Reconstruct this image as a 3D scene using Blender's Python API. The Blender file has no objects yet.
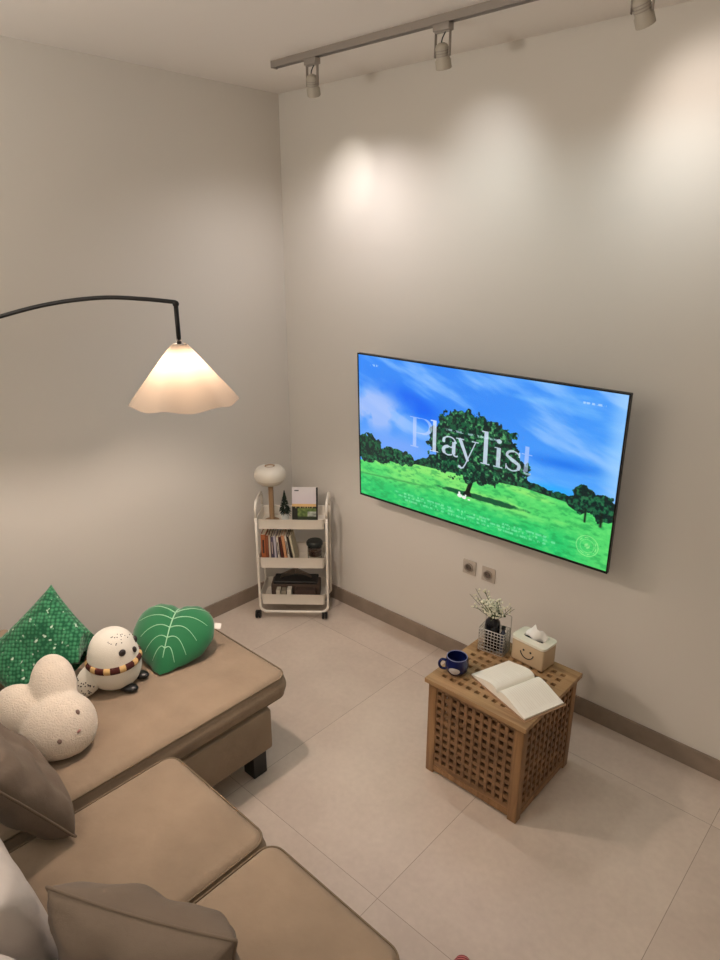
import bpy, bmesh, math, random
import numpy as np
from mathutils import Vector, Matrix, noise
random.seed(7)
PI = math.pi
S = bpy.context.scene
COL = S.collection

# ------------------------------------------------------------------ materials
def lin(c):
    return tuple(((v/12.92) if v <= .04045 else ((v+.055)/1.055)**2.4) for v in c)

def rgb(r, g, b):
    return lin((r/255, g/255, b/255)) + (1,)

def mat(name, col, rough=.6, metal=0, bump=0, bscale=60, var=0, vscale=8, sheen=0, spec=.5, bdist=.002):
    m = bpy.data.materials.new(name); m.use_nodes = True
    nt = m.node_tree; b = nt.nodes['Principled BSDF']
    b.inputs['Base Color'].default_value = col
    b.inputs['Roughness'].default_value = rough
    b.inputs['Metallic'].default_value = metal
    b.inputs['Specular IOR Level'].default_value = spec
    if sheen: b.inputs['Sheen Weight'].default_value = sheen
    tc = nt.nodes.new('ShaderNodeTexCoord')
    if var:
        n = nt.nodes.new('ShaderNodeTexNoise'); n.inputs['Scale'].default_value = vscale; n.inputs['Detail'].default_value = 5
        nt.links.new(tc.outputs['Object'], n.inputs['Vector'])
        r = nt.nodes.new('ShaderNodeMapRange'); r.inputs['From Min'].default_value = .3; r.inputs['From Max'].default_value = .7
        r.inputs['To Min'].default_value = 1-var; r.inputs['To Max'].default_value = 1+var
        nt.links.new(n.outputs['Fac'], r.inputs['Value'])
        mx = nt.nodes.new('ShaderNodeVectorMath'); mx.operation = 'SCALE'
        mx.inputs[0].default_value = col[:3]
        nt.links.new(r.outputs['Result'], mx.inputs['Scale'])
        nt.links.new(mx.outputs['Vector'], b.inputs['Base Color'])
    if bump:
        n2 = nt.nodes.new('ShaderNodeTexNoise'); n2.inputs['Scale'].default_value = bscale; n2.inputs['Detail'].default_value = 4
        nt.links.new(tc.outputs['Object'], n2.inputs['Vector'])
        bp = nt.nodes.new('ShaderNodeBump'); bp.inputs['Strength'].default_value = bump; bp.inputs['Distance'].default_value = bdist
        nt.links.new(n2.outputs['Fac'], bp.inputs['Height'])
        nt.links.new(bp.outputs['Normal'], b.inputs['Normal'])
    return m

def emit(name, col, strength):
    m = bpy.data.materials.new(name); m.use_nodes = True
    b = m.node_tree.nodes['Principled BSDF']
    b.inputs['Base Color'].default_value = col
    b.inputs['Emission Color'].default_value = col
    b.inputs['Emission Strength'].default_value = strength
    return m

def wood(name, c1, c2, axis_scale=(3, 40, 40), rough=.5):
    m = bpy.data.materials.new(name); m.use_nodes = True
    nt = m.node_tree; b = nt.nodes['Principled BSDF']; b.inputs['Roughness'].default_value = rough
    tc = nt.nodes.new('ShaderNodeTexCoord'); mp = nt.nodes.new('ShaderNodeMapping')
    mp.inputs['Scale'].default_value = axis_scale
    n = nt.nodes.new('ShaderNodeTexNoise'); n.inputs['Scale'].default_value = 1; n.inputs['Detail'].default_value = 6; n.inputs['Distortion'].default_value = .6
    cr = nt.nodes.new('ShaderNodeValToRGB')
    cr.color_ramp.elements[0].position = .3; cr.color_ramp.elements[0].color = c1
    cr.color_ramp.elements[1].position = .75; cr.color_ramp.elements[1].color = c2
    nt.links.new(tc.outputs['Object'], mp.inputs['Vector']); nt.links.new(mp.outputs['Vector'], n.inputs['Vector'])
    nt.links.new(n.outputs['Fac'], cr.inputs['Fac']); nt.links.new(cr.outputs['Color'], b.inputs['Base Color'])
    return m

def floor_mat():
    m = bpy.data.materials.new('porcelain_tile'); m.use_nodes = True
    nt = m.node_tree; b = nt.nodes['Principled BSDF']; b.inputs['Roughness'].default_value = .38
    tc = nt.nodes.new('ShaderNodeTexCoord'); sx = nt.nodes.new('ShaderNodeSeparateXYZ')
    nt.links.new(tc.outputs['Object'], sx.inputs[0])
    def M(op, a, bb=None, c=None):
        n = nt.nodes.new('ShaderNodeMath'); n.operation = op
        for i, v in enumerate((a, bb, c)):
            if v is None: continue
            if isinstance(v, (int, float)): n.inputs[i].default_value = v
            else: nt.links.new(v, n.inputs[i])
        return n.outputs[0]
    def groove(coord, off, pitch):
        t = M('DIVIDE', M('SUBTRACT', coord, off), pitch)
        d = M('ABSOLUTE', M('SUBTRACT', t, M('ROUND', t)))
        return M('LESS_THAN', M('MULTIPLY', d, pitch), .0012), M('FLOOR', t)
    gx, ix = groove(sx.outputs['X'], 2.11, .81)
    gy, iy = groove(sx.outputs['Y'], -.30, 1.2)
    g = M('MAXIMUM', gx, gy)
    n = nt.nodes.new('ShaderNodeTexNoise'); n.inputs['Scale'].default_value = 2.2; n.inputs['Detail'].default_value = 8; n.inputs['Roughness'].default_value = .6
    n3 = nt.nodes.new('ShaderNodeTexNoise'); n3.inputs['Scale'].default_value = 38; n3.inputs['Detail'].default_value = 6
    cid = nt.nodes.new('ShaderNodeCombineXYZ'); nt.links.new(ix, cid.inputs[0]); nt.links.new(iy, cid.inputs[1])
    wn = nt.nodes.new('ShaderNodeTexWhiteNoise'); nt.links.new(cid.outputs[0], wn.inputs['Vector'])
    ad = nt.nodes.new('ShaderNodeVectorMath'); ad.operation = 'MULTIPLY_ADD'
    nt.links.new(wn.outputs['Color'], ad.inputs[0]); ad.inputs[1].default_value = (9, 9, 9); nt.links.new(tc.outputs['Object'], ad.inputs[2])
    nt.links.new(ad.outputs[0], n.inputs['Vector']); nt.links.new(tc.outputs['Object'], n3.inputs['Vector'])
    f = M('ADD', M('MULTIPLY', n.outputs['Fac'], .75), M('MULTIPLY', n3.outputs['Fac'], .25))
    cr = nt.nodes.new('ShaderNodeValToRGB')
    cr.color_ramp.elements[0].position = .36; cr.color_ramp.elements[0].color = rgb(192, 177, 164)
    cr.color_ramp.elements[1].position = .66; cr.color_ramp.elements[1].color = rgb(210, 196, 182)
    nt.links.new(f, cr.inputs['Fac'])
    mx = nt.nodes.new('ShaderNodeMixRGB'); nt.links.new(g, mx.inputs['Fac']); nt.links.new(cr.outputs['Color'], mx.inputs[1])
    mx.inputs[2].default_value = rgb(150, 134, 120)
    nt.links.new(mx.outputs[0], b.inputs['Base Color'])
    rr = M('ADD', M('MULTIPLY', n.outputs['Fac'], .2), .28); nt.links.new(rr, b.inputs['Roughness'])
    return m

def weave(name, col, rough=.9, scale=420, strength=.5, var=.12, c2=None):
    """soft upholstery cloth: two crossed waves plus pile noise"""
    m = mat(name, col, rough=rough, var=var, vscale=5, sheen=.08, spec=.2)
    nt = m.node_tree; b = nt.nodes['Principled BSDF']
    tc = nt.nodes.new('ShaderNodeTexCoord')
    n = nt.nodes.new('ShaderNodeTexNoise'); n.inputs['Scale'].default_value = scale; n.inputs['Detail'].default_value = 2
    nb = nt.nodes.new('ShaderNodeTexNoise'); nb.inputs['Scale'].default_value = 9; nb.inputs['Detail'].default_value = 3
    nt.links.new(tc.outputs['Object'], n.inputs['Vector']); nt.links.new(tc.outputs['Object'], nb.inputs['Vector'])
    b1 = nt.nodes.new('ShaderNodeBump'); b1.inputs['Strength'].default_value = strength; b1.inputs['Distance'].default_value = .0015
    b2 = nt.nodes.new('ShaderNodeBump'); b2.inputs['Strength'].default_value = .6; b2.inputs['Distance'].default_value = .016
    nt.links.new(n.outputs['Fac'], b1.inputs['Height']); nt.links.new(nb.outputs['Fac'], b2.inputs['Height'])
    nt.links.new(b2.outputs['Normal'], b1.inputs['Normal']); nt.links.new(b1.outputs['Normal'], b.inputs['Normal'])
    return m

def vcol_mat(name, rough=.7, emission=0, bump=0, bscale=200, attr='Col'):
    m = mat(name, (1, 1, 1, 1), rough=rough, bump=bump, bscale=bscale)
    nt = m.node_tree; b = nt.nodes['Principled BSDF']
    a = nt.nodes.new('ShaderNodeAttribute'); a.attribute_name = attr
    if emission:
        nt.links.new(a.outputs['Color'], b.inputs['Emission Color']); b.inputs['Emission Strength'].default_value = emission
        b.inputs['Base Color'].default_value = (.01, .01, .01, 1)
    else:
        nt.links.new(a.outputs['Color'], b.inputs['Base Color'])
    return m

# ------------------------------------------------------------------ geometry helpers
def link_mesh(name, me, material, parent=None, smooth=True):
    o = bpy.data.objects.new(name, me); COL.objects.link(o)
    if material: me.materials.append(material)
    if smooth:
        me.polygons.foreach_set('use_smooth', [True]*len(me.polygons))
    if parent: o.parent = parent
    return o

def obj(name, bm, material, parent=None, smooth=False, auto=None):
    bmesh.ops.recalc_face_normals(bm, faces=bm.faces[:])
    if auto is not None:
        for f in bm.faces: f.smooth = True
        for e in bm.edges:
            if len(e.link_faces) == 2 and e.calc_face_angle(0) > auto: e.smooth = False
    me = bpy.data.meshes.new(name); bm.to_mesh(me); bm.free()
    return link_mesh(name, me, material, parent, smooth or auto is not None)

def tag(o, label=None, cat=None, group=None, kind=None):
    if label: o['label'] = label
    if cat: o['category'] = cat
    if group: o['group'] = group
    if kind: o['kind'] = kind
    return o

def thing(name, label, cat, loc=(0, 0, 0), rz=0, group=None, matrix=None):
    o = bpy.data.objects.new(name, None); COL.objects.link(o)
    o.empty_display_size = .05
    if matrix is not None: o.matrix_world = matrix
    else: o.location = loc; o.rotation_euler = (0, 0, rz)
    return tag(o, label, cat, group)

def frame(c, U, V):
    """matrix with x=U, y~V, z=UxV at c"""
    U = Vector(U).normalized(); V = Vector(V); V = (V-U*V.dot(U)).normalized(); N = U.cross(V)
    M = Matrix.Identity(4)
    for i in range(3): M[i][0] = U[i]; M[i][1] = V[i]; M[i][2] = N[i]; M[i][3] = c[i]
    return M

def add_box(bm, c, s, rot=None, bevel=0, seg=2):
    r = bmesh.ops.create_cube(bm, size=1)
    vs = r['verts']
    for v in vs:
        v.co = Vector((v.co.x*s[0], v.co.y*s[1], v.co.z*s[2]))
    if bevel:
        es = list({e for v in vs for e in v.link_edges})
        rb = bmesh.ops.bevel(bm, geom=es, offset=bevel, segments=seg, profile=.6, affect='EDGES')
        vs = list({v for f in rb['faces'] for v in f.verts} | {v for v in vs if v.is_valid})
        # gather the whole island
        seen = set(vs); st = list(vs)
        while st:
            v = st.pop()
            for e in v.link_edges:
                w = e.other_vert(v)
                if w not in seen: seen.add(w); st.append(w)
        vs = list(seen)
    M = Matrix.Translation(Vector(c)) @ (rot.to_4x4() if rot else Matrix.Identity(4))
    for v in vs: v.co = M @ v.co
    return vs

def bx(c, s, rot=None, bevel=0, seg=2):
    bm = bmesh.new(); add_box(bm, c, s, rot, bevel, seg); return bm

def add_tube(bm, pts, r, seg=10, closed=False, caps=True):
    pts = [Vector(p) for p in pts]; n = len(pts)
    rr = r if isinstance(r, (list, tuple)) else [r]*n
    rings = []; up = None
    for i, p in enumerate(pts):
        a = pts[(i-1) % n] if (closed or i > 0) else p
        b = pts[(i+1) % n] if (closed or i < n-1) else p
        t = (b-a).normalized()
        if up is None:
            up = t.orthogonal().normalized()
        else:
            up = (up - t*up.dot(t))
            up = up.normalized() if up.length > 1e-6 else t.orthogonal().normalized()
        w = t.cross(up)
        rings.append([bm.verts.new(p+(up*math.cos(2*PI*k/seg)+w*math.sin(2*PI*k/seg))*rr[i]) for k in range(seg)])
    m = n if closed else n-1
    for i in range(m):
        A, B = rings[i], rings[(i+1) % n]
        off = 0
        if closed and i == n-1:
            off = min(range(seg), key=lambda q: (A[0].co-B[q].co).length)
        for k in range(seg):
            bm.faces.new((A[k], A[(k+1) % seg], B[(k+1+off) % seg], B[(k+off) % seg]))
    if caps and not closed:
        bm.faces.new(rings[0][::-1]); bm.faces.new(rings[-1])

def tube(pts, r, seg=10, closed=False):
    bm = bmesh.new(); add_tube(bm, pts, r, seg, closed); return bm

def add_lathe(bm, prof, seg=32, c=(0, 0, 0), rad=None):
    """prof: list of (r,z); closes to the axis where r==0. rad(theta) scales r"""
    c = Vector(c); rings = []
    for r, z in prof:
        if r < 1e-6: rings.append([bm.verts.new(c+Vector((0, 0, z)))])
        else:
            rings.append([bm.verts.new(c+Vector((r*math.cos(2*PI*k/seg)*(rad(k/seg, z) if rad else 1), r*math.sin(2*PI*k/seg)*(rad(k/seg, z) if rad else 1), z))) for k in range(seg)])
    for A, B in zip(rings, rings[1:]):
        if len(A) == 1 and len(B) == 1: continue
        for k in range(seg):
            if len(A) == 1: bm.faces.new((A[0], B[(k+1) % seg], B[k]))
            elif len(B) == 1: bm.faces.new((A[k], A[(k+1) % seg], B[0]))
            else: bm.faces.new((A[k], A[(k+1) % seg], B[(k+1) % seg], B[k]))

def lathe(prof, seg=32, c=(0, 0, 0), rad=None):
    bm = bmesh.new(); add_lathe(bm, prof, seg, c, rad); return bm

def sph(c, r, sx=1, sy=1, sz=1, seg=20, rot=None):
    bm = bmesh.new(); bmesh.ops.create_uvsphere(bm, u_segments=seg, v_segments=seg//2+2, radius=r)
    for v in bm.verts:
        v.co = Vector((v.co.x*sx, v.co.y*sy, v.co.z*sz))
        if rot: v.co = rot @ v.co
        v.co += Vector(c)
    return bm

def merge(a, b):
    me = bpy.data.meshes.new('t'); b.to_mesh(me); b.free(); a.from_mesh(me); bpy.data.meshes.remove(me); return a

def spline(pts, n=8):
    P = [Vector(p) for p in pts]; out = []
    for i in range(len(P)-1):
        p0 = P[max(i-1, 0)]; p1 = P[i]; p2 = P[i+1]; p3 = P[min(i+2, len(P)-1)]
        for k in range(n):
            t = k/n
            out.append(.5*((2*p1)+(p2-p0)*t+(2*p0-5*p1+4*p2-p3)*t*t+(3*p1-p0-3*p2+p3)*t**3))
    out.append(P[-1]); return out

def rrect(w, d, r, n=6, z=0, c=(0, 0)):
    """points of a rounded rectangle, counter-clockwise"""
    out = []
    for sx, sy, a0 in ((1, 1, 0), (-1, 1, 90), (-1, -1, 180), (1, -1, 270)):
        for k in range(n+1):
            a = math.radians(a0+90*k/n)
            out.append(Vector((c[0]+sx*(w/2-r)+r*math.cos(a), c[1]+sy*(d/2-r)+r*math.sin(a), z)))
    return out

def sofa_cushion(name, material, parent, x0, x1, y0, y1, z0, z1, rc=.05, re=.035, crown=.02, pipe=None, seed=0):
    """upholstered box cushion with soft crowned top, rounded corners and piping"""
    bm = bmesh.new(); w, d, h = x1-x0, y1-y0, z1-z0
    nx, ny = 30, 30
    lay = []
    K = 8
    prof = []   # (inset, z)
    for k in range(K+1):
        a = PI/2*k/K; prof.append((re*(1-math.sin(a)), z0+re*(1-math.cos(a)) if False else z0+re-re*math.cos(a)))
    prof = [(re*(1-math.sin(PI/2*k/K)), z0+re*(1-math.cos(PI/2*k/K))) for k in range(K+1)]
    prof = [(re*(1-math.cos(PI/2-PI/2*k/K))+0, z0+re*(1-math.sin(PI/2-PI/2*k/K)) if False else z0+re*(1-math.cos(PI/2*k/K))) for k in range(K+1)]
    prof = [(re*(1-math.sin(PI/2*k/K)), z0+re*(1-math.cos(PI/2*k/K))) for k in range(K+1)]
    for k in range(1, 5):                       # side wall, bulging slightly
        t = k/5; prof.append((-.008*math.sin(PI*t), z0+re+(h-2*re)*t))
    prof += [(re*(1-math.cos(PI/2*k/K)), z1-re+re*math.sin(PI/2*k/K)) for k in range(K+1)]
    rings = []
    n = 10
    for ins, z in prof:
        pts = rrect(w-2*ins, d-2*ins, max(rc-ins, .004), 8, z, ((x0+x1)/2, (y0+y1)/2))
        # densify straight sides
        dense = []
        for i, p in enumerate(pts):
            q = pts[(i+1) % len(pts)]
            m = max(1, int(round((q-p).length/.035))) if (q-p).length > .06 else 1
            m = 12 if (q-p).length > .06 else 1
            for j in range(m): dense.append(p.lerp(q, j/m))
        rings.append([bm.verts.new(p) for p in dense])
    for A, B in zip(rings, rings[1:]):
        for k in range(len(A)): bm.faces.new((A[k], A[(k+1) % len(A)], B[(k+1) % len(B)], B[k]))
    # cap top with shrinking rings, crowned
    last = rings[-1]; cx, cy = (x0+x1)/2, (y0+y1)/2
    for s in (.93, .84, .72, .58, .42, .25, .1):
        ring = []
        for v in rings[-1]:
            p = v.co; q = Vector((cx+(p.x-cx)*s, cy+(p.y-cy)*s, 0))
            zz = z1+crown*(1-s**3)
            zz += .004*noise.noise(Vector((q.x*5+seed, q.y*5, seed)))
            q.z = zz; ring.append(bm.verts.new(q))
        for k in range(len(ring)): bm.faces.new((last[k], last[(k+1) % len(ring)], ring[(k+1) % len(ring)], ring[k]))
        last = ring
    cv = bm.verts.new((cx, cy, z1+crown))
    for k in range(len(last)): bm.faces.new((last[k], last[(k+1) % len(last)], cv))
    bm.faces.new(rings[0][::-1])
    o = obj(name, bm, material, parent, smooth=True)
    if pipe:
        for zz in (z1-re*.35, z0+re*.5):
            ins = re*.12 if zz > (z0+z1)/2 else re*.12
            pts = rrect(w-2*ins, d-2*ins, rc, 8, zz, (cx, cy))
            dense = []
            for i, p in enumerate(pts):
                q = pts[(i+1) % len(pts)]; m = 10 if (q-p).length > .06 else 1
                for j in range(m):
                    dense.append(p.lerp(q, j/m))
            obj('piping', tube(dense, .0034, 6, True), pipe, o, smooth=True)
    return o

def pillow_bm(w, h, t, pinch=.06, n=36, wrinkle=.006, seed=0, power=4, slump=0):
    bm = bmesh.new(); grid = {}
    def pos(u, v, s):
        x = u*w/2*(1-pinch*(1-v*v)*abs(u)**3); y = v*h/2*(1-pinch*(1-u*u)*abs(v)**3)
        e = max(0, (1-abs(u)**power)*(1-abs(v)**power))**.55
        z = s*t/2*e
        if slump: z += 0; y -= slump*(1-u*u)*max(v, 0)
        edge = min(1, (1-max(abs(u), abs(v)))*6)
        z += s*wrinkle*noise.noise(Vector((x*9+seed, y*9+seed*2, s*3+seed)))*e*2
        # creases radiating from the corners
        ang = math.atan2(1-abs(v), 1-abs(u)+1e-6)
        cr = math.exp(-((1-abs(u))**2+(1-abs(v))**2)*5)
        z += s*wrinkle*.9*math.sin(ang*9+seed)*cr*e
        return Vector((x, y, z))
    def key(i, j, s):
        return (i, j, 0) if i in (0, n) or j in (0, n) else (i, j, s)
    for s in (1, -1):
        for i in range(n+1):
            for j in range(n+1):
                k = key(i, j, s)
                if k not in grid:
                    u = -math.cos(PI*i/n)*.35+(2*i/n-1)*.65; v = -math.cos(PI*j/n)*.35+(2*j/n-1)*.65
                    p = pos(u, v, s)
                    if k[2] == 0: p.z = 0
                    grid[k] = bm.verts.new(p)
    for s in (1, -1):
        for i in range(n):
            for j in range(n):
                f = [grid[key(i, j, s)], grid[key(i+1, j, s)], grid[key(i+1, j+1, s)], grid[key(i, j+1, s)]]
                bm.faces.new(f if s > 0 else f[::-1])
    edge = [grid[key(i, 0, 0)].co.copy() for i in range(n)] + [grid[key(n, j, 0)].co.copy() for j in range(n)] + \
           [grid[key(i, n, 0)].co.copy() for i in range(n, 0, -1)] + [grid[key(0, j, 0)].co.copy() for j in range(n, 0, -1)]
    return bm, edge

def pillow(name, label, cat, M, w, h, t, material, pipe=None, group=None, seat=.4915, push=None, **k):
    root = thing(name, label, cat, matrix=M, group=group)
    bm, edge = pillow_bm(w, h, t, **k)
    settle(bm, M, seat)
    Mi = M.inverted()
    def rest(p):
        w = M @ p
        if w.z < seat+.03: w.z = seat+.03*math.exp(-(seat+.03-w.z)/.03)
        w.y = max(w.y, -2.694)
        if push: w = push(w)
        return Mi @ w
    for v in bm.verts: v.co = rest(v.co)
    edge = [rest(Vector(p)) for p in edge]
    c = obj('cover', bm, material, root, smooth=True)
    if pipe:
        obj('piping', tube(edge, .0045, 6, True), pipe, root, smooth=True)
    return root

def settle(bm, M, z0):
    """let soft things flatten where they press on the seat"""
    inv = M.inverted()
    for v in bm.verts:
        w = M @ v.co
        if w.z < z0+.03:
            t = (z0+.03-w.z)
            w.z = z0+.03*math.exp(-t/.03); v.co = inv @ w

def merge_doubles(bm): bmesh.ops.remove_doubles(bm, verts=bm.verts[:], dist=1e-5)

# ------------------------------------------------------------------ material set
M_wall = mat('wall_paint', rgb(217, 212, 204), rough=.55, bump=.05, bscale=220, spec=.3)
M_ceil = mat('ceiling_paint', rgb(234, 228, 221), rough=.9, bump=.03, bscale=150, spec=.2)
M_base = mat('skirting_tile', rgb(140, 125, 111), rough=.45, var=.12, vscale=12)
M_floor = floor_mat()
M_fab = weave('sofa_fabric', rgb(152, 133, 113))
M_pipe = mat('sofa_piping', rgb(120, 103, 82), rough=.9)
M_pipe2 = mat('pillow_piping', rgb(108, 94, 80), rough=.9)
M_pil = weave('taupe_cushion_cloth', rgb(112, 99, 87), var=.08)
M_pil2 = weave('pale_grey_cushion_cloth', rgb(194, 186, 180), var=.05)
M_dark = mat('black_leg', rgb(22, 20, 19), rough=.4)
M_white = mat('white_powder_coat', rgb(226, 219, 207), rough=.4)
M_black = mat('black_plastic', rgb(14, 14, 15), rough=.35)
M_blackm = mat('black_metal', rgb(16, 15, 15), rough=.4, metal=.2)
M_grey = mat('grey_track', rgb(158, 150, 142), rough=.45, metal=.3)
M_head = mat('spot_head_grey', rgb(176, 168, 154), rough=.5)
M_wood = wood('acacia_wood', rgb(100, 72, 46), rgb(144, 108, 74), (6, 30, 30))
M_woodx = wood('acacia_top', rgb(132, 98, 64), rgb(180, 146, 104), (3, 38, 38))
M_woodz = wood('acacia_post', rgb(114, 82, 50), rgb(160, 122, 82), (34, 34, 3))
M_stem = wood('lamp_stem_wood', rgb(138, 108, 78), rgb(172, 142, 108), (40, 40, 4))

# ------------------------------------------------------------------ room
H = 3.126; RX = 5.4; RY = -4.8
def struct(name, bm, m):
    o = obj(name, bm, m); return tag(o, kind='structure')
struct('floor', bx((RX/2, RY/2, -.05), (RX+.2, -RY+.2, .1)), M_floor)
struct('ceiling', bx((RX/2, RY/2, H+.05), (RX+.2, -RY+.2, .1)), M_ceil)
struct('wall_left', bx((-.05, RY/2, H/2), (.1, -RY+.2, H)), M_wall)
struct('wall_far', bx((RX/2, .05, H/2), (RX, .1, H)), M_wall)
struct('wall_right', bx((RX+.05, RY/2, H/2), (.1, -RY+.2, H)), M_wall)
struct('wall_near', bx((RX/2, RY-.05, H/2), (RX, .1, H)), M_wall)
BH = .099
struct('baseboard_far', bx((RX/2, -.006, BH/2), (RX, .012, BH), bevel=.002), M_base)
struct('baseboard_left', bx((.006, RY/2-.006, BH/2), (.012, -RY-.012, BH), bevel=.002), M_base)

# ------------------------------------------------------------------ sofa
sofa = thing('sofa', 'beige brown fabric corner sofa with a long chaise seat against the left wall', 'sofa', (0, 0, 0))
CX0, CX1 = .50, 1.332
bm = bmesh.new()
add_box(bm, ((CX0+1.33)/2+.005, (-1.335-2.9)/2, .235), (1.33-CX0-.01, 2.9-1.335, .21), bevel=.012)
obj('chaise_base', bm, M_fab, sofa, auto=.6)
obj('seat_base', bx(((1.332+3.12)/2, (-1.91-2.9)/2, .235), (3.12-1.332, 2.9-1.91, .21), bevel=.012), M_fab, sofa, auto=.6)
sofa_cushion('chaise_cushion', M_fab, sofa, CX0+.002, CX1-.004, -2.68, -1.218, .342, .475, rc=.06, re=.04, crown=.012, pipe=M_pipe, seed=1)
sx = [1.372, 1.955, 2.535, 3.115]
for i in range(3):
    sofa_cushion('seat_cushion', M_fab, sofa, sx[i]+.004, sx[i+1]-.004, -2.68, -1.855, .342, .475, rc=.055, re=.038, crown=.014, pipe=M_pipe, seed=5+i)
obj('backrest', bx(((.5+3.12)/2, -2.80, .45), (3.12-.5, .2, .64), bevel=.04, seg=4), M_fab, sofa, auto=.9)
obj('armrest', bx((.39, (-2.9-2.02)/2, .385), (.215, .88, .51), bevel=.035, seg=4), M_fab, sofa, auto=.9)
obj('armrest', bx((3.225, (-2.9-1.9)/2, .385), (.20, 1.0, .51), bevel=.035, seg=4), M_fab, sofa, auto=.9)
for x, y in ((1.275, -1.40), (.56, -1.40), (1.45, -1.98), (3.2, -1.98), (.56, -2.8), (3.05, -2.8), (1.45, -2.8)):
    obj('leg', bx((x, y, .065), (.075, .075, .129), bevel=.004), M_dark, sofa)

# loose cushions ---------------------------------------------------
th = math.radians(60); V = Vector((0, -math.cos(th), math.sin(th))); Wd, Hd = .52, .42
Ecorner = Vector((1.52, -2.30, .50)); c = Ecorner+V*Hd/2+Vector((-1, 0, 0))*Wd/2
pillow('throw_cushion', 'taupe piped cushion propped beside the white rabbit plush', 'cushion', frame(c, (-1, 0, 0), V), Wd, Hd, .18, M_pil, M_pipe2, pinch=.05, seed=3, wrinkle=.017)
pillow('back_cushion', 'pale grey smooth back cushion between the two taupe piped cushions', 'cushion', frame((1.705, -2.60, .675), (-1, 0, .0), (0, -.20, 1)), .48, .39, .17, M_pil2, None, pinch=.0, seed=4, power=6, wrinkle=.004)
pillow('back_cushion', 'pale grey cushion at the lower left corner below the other pale grey one', 'cushion', frame((2.235, -2.655, .655), (-1, 0, 0), (0, -.2, 1)), .50, .36, .12, M_pil2, None, pinch=.0, seed=14, power=6, wrinkle=.004)
pillow('throw_cushion', 'taupe piped cushion lying low over the middle seats, nearest the viewer', 'cushion', frame((2.125, -2.385, .622), (.889, .459, 0), (-.18, -.18, 1)), .51, .35, .20, M_pil, M_pipe2, pinch=.09, seed=8, wrinkle=.017)

# ------------------------------------------------------------------ green textured cushion
M_green = mat('green_jacquard', rgb(38, 118, 76), rough=.85, sheen=.3, spec=.2)
nt = M_green.node_tree; b = nt.nodes['Principled BSDF']
tc = nt.nodes.new('ShaderNodeTexCoord'); mp = nt.nodes.new('ShaderNodeMapping'); mp.inputs['Scale'].default_value = (62, 62, 62); mp.inputs['Rotation'].default_value = (0, 0, PI/4)
ck = nt.nodes.new('ShaderNodeTexVoronoi'); ck.inputs['Scale'].default_value = 1; ck.inputs['Randomness'].default_value = .35
nt.links.new(tc.outputs['Object'], mp.inputs['Vector']); nt.links.new(mp.outputs['Vector'], ck.inputs['Vector'])
cr = nt.nodes.new('ShaderNodeValToRGB'); cr.color_ramp.elements[0].position = .25; cr.color_ramp.elements[0].color = rgb(66, 140, 98)
cr.color_ramp.elements[1].position = .62; cr.color_ramp.elements[1].color = rgb(16, 84, 54)
nt.links.new(ck.outputs['Distance'], cr.inputs['Fac'])
sp = nt.nodes.new('ShaderNodeTexNoise'); sp.inputs['Scale'].default_value = 45; sp.inputs['Detail'].default_value = 1
nt.links.new(tc.outputs['Object'], sp.inputs['Vector'])
thr = nt.nodes.new('ShaderNodeMapRange'); thr.inputs['From Min'].default_value = .68; thr.inputs['From Max'].default_value = .76
nt.links.new(sp.outputs['Fac'], thr.inputs['Value'])
mx = nt.nodes.new('ShaderNodeMixRGB'); mx.inputs[2].default_value = rgb(205, 222, 205)
nt.links.new(thr.outputs['Result'], mx.inputs['Fac']); nt.links.new(cr.outputs['Color'], mx.inputs[1]); nt.links.new(mx.outputs[0], b.inputs['Base Color'])
bp = nt.nodes.new('ShaderNodeBump'); bp.inputs['Strength'].default_value = .8; bp.inputs['Distance'].default_value = .005; bp.invert = True
nt.links.new(ck.outputs['Distance'], bp.inputs['Height']); nt.links.new(bp.outputs['Normal'], b.inputs['Normal'])

Rc = Vector((.7356, .6775, 0)); Uc = Vector((-.2226, .2422, .9443)); Wc = Vector((-.6398, .6945, -.3289))
def facing(c, up2d, tilt):
    """frame whose normal leans from straight-at-the-doorway-side towards vertical; up2d = in-plane up, in right/up terms"""
    N = ((-Wc)*(1-tilt)+Vector((0, 0, 1))*tilt).normalized()
    V = Rc*up2d[0]+Uc*up2d[1]; V = (V-N*V.dot(N)).normalized(); U = V.cross(N)
    return frame(c, U, V)

def green_push(w):
    # presses against the armrest on one side and against the owl on the other
    x, y, z = w
    if z < .675 and y < -1.98: x = max(x, .506)
    for cx_, cy_, r_, zt in ((.845, -1.795, .134, .78), (.745, -1.885, .082, .62)):
        if z < zt and abs(y-cy_) < r_: x = min(x, cx_-math.sqrt(r_*r_-(y-cy_)**2))
    return Vector((x, y, z))
g = pillow('throw_cushion', 'green textured square cushion standing on its corner at the chaise', 'cushion',
           facing((.620, -1.99, .612), (-.72, .69), .22), .44, .44, .15, M_green, None, pinch=.09, seed=2, wrinkle=.004, push=green_push)

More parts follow.
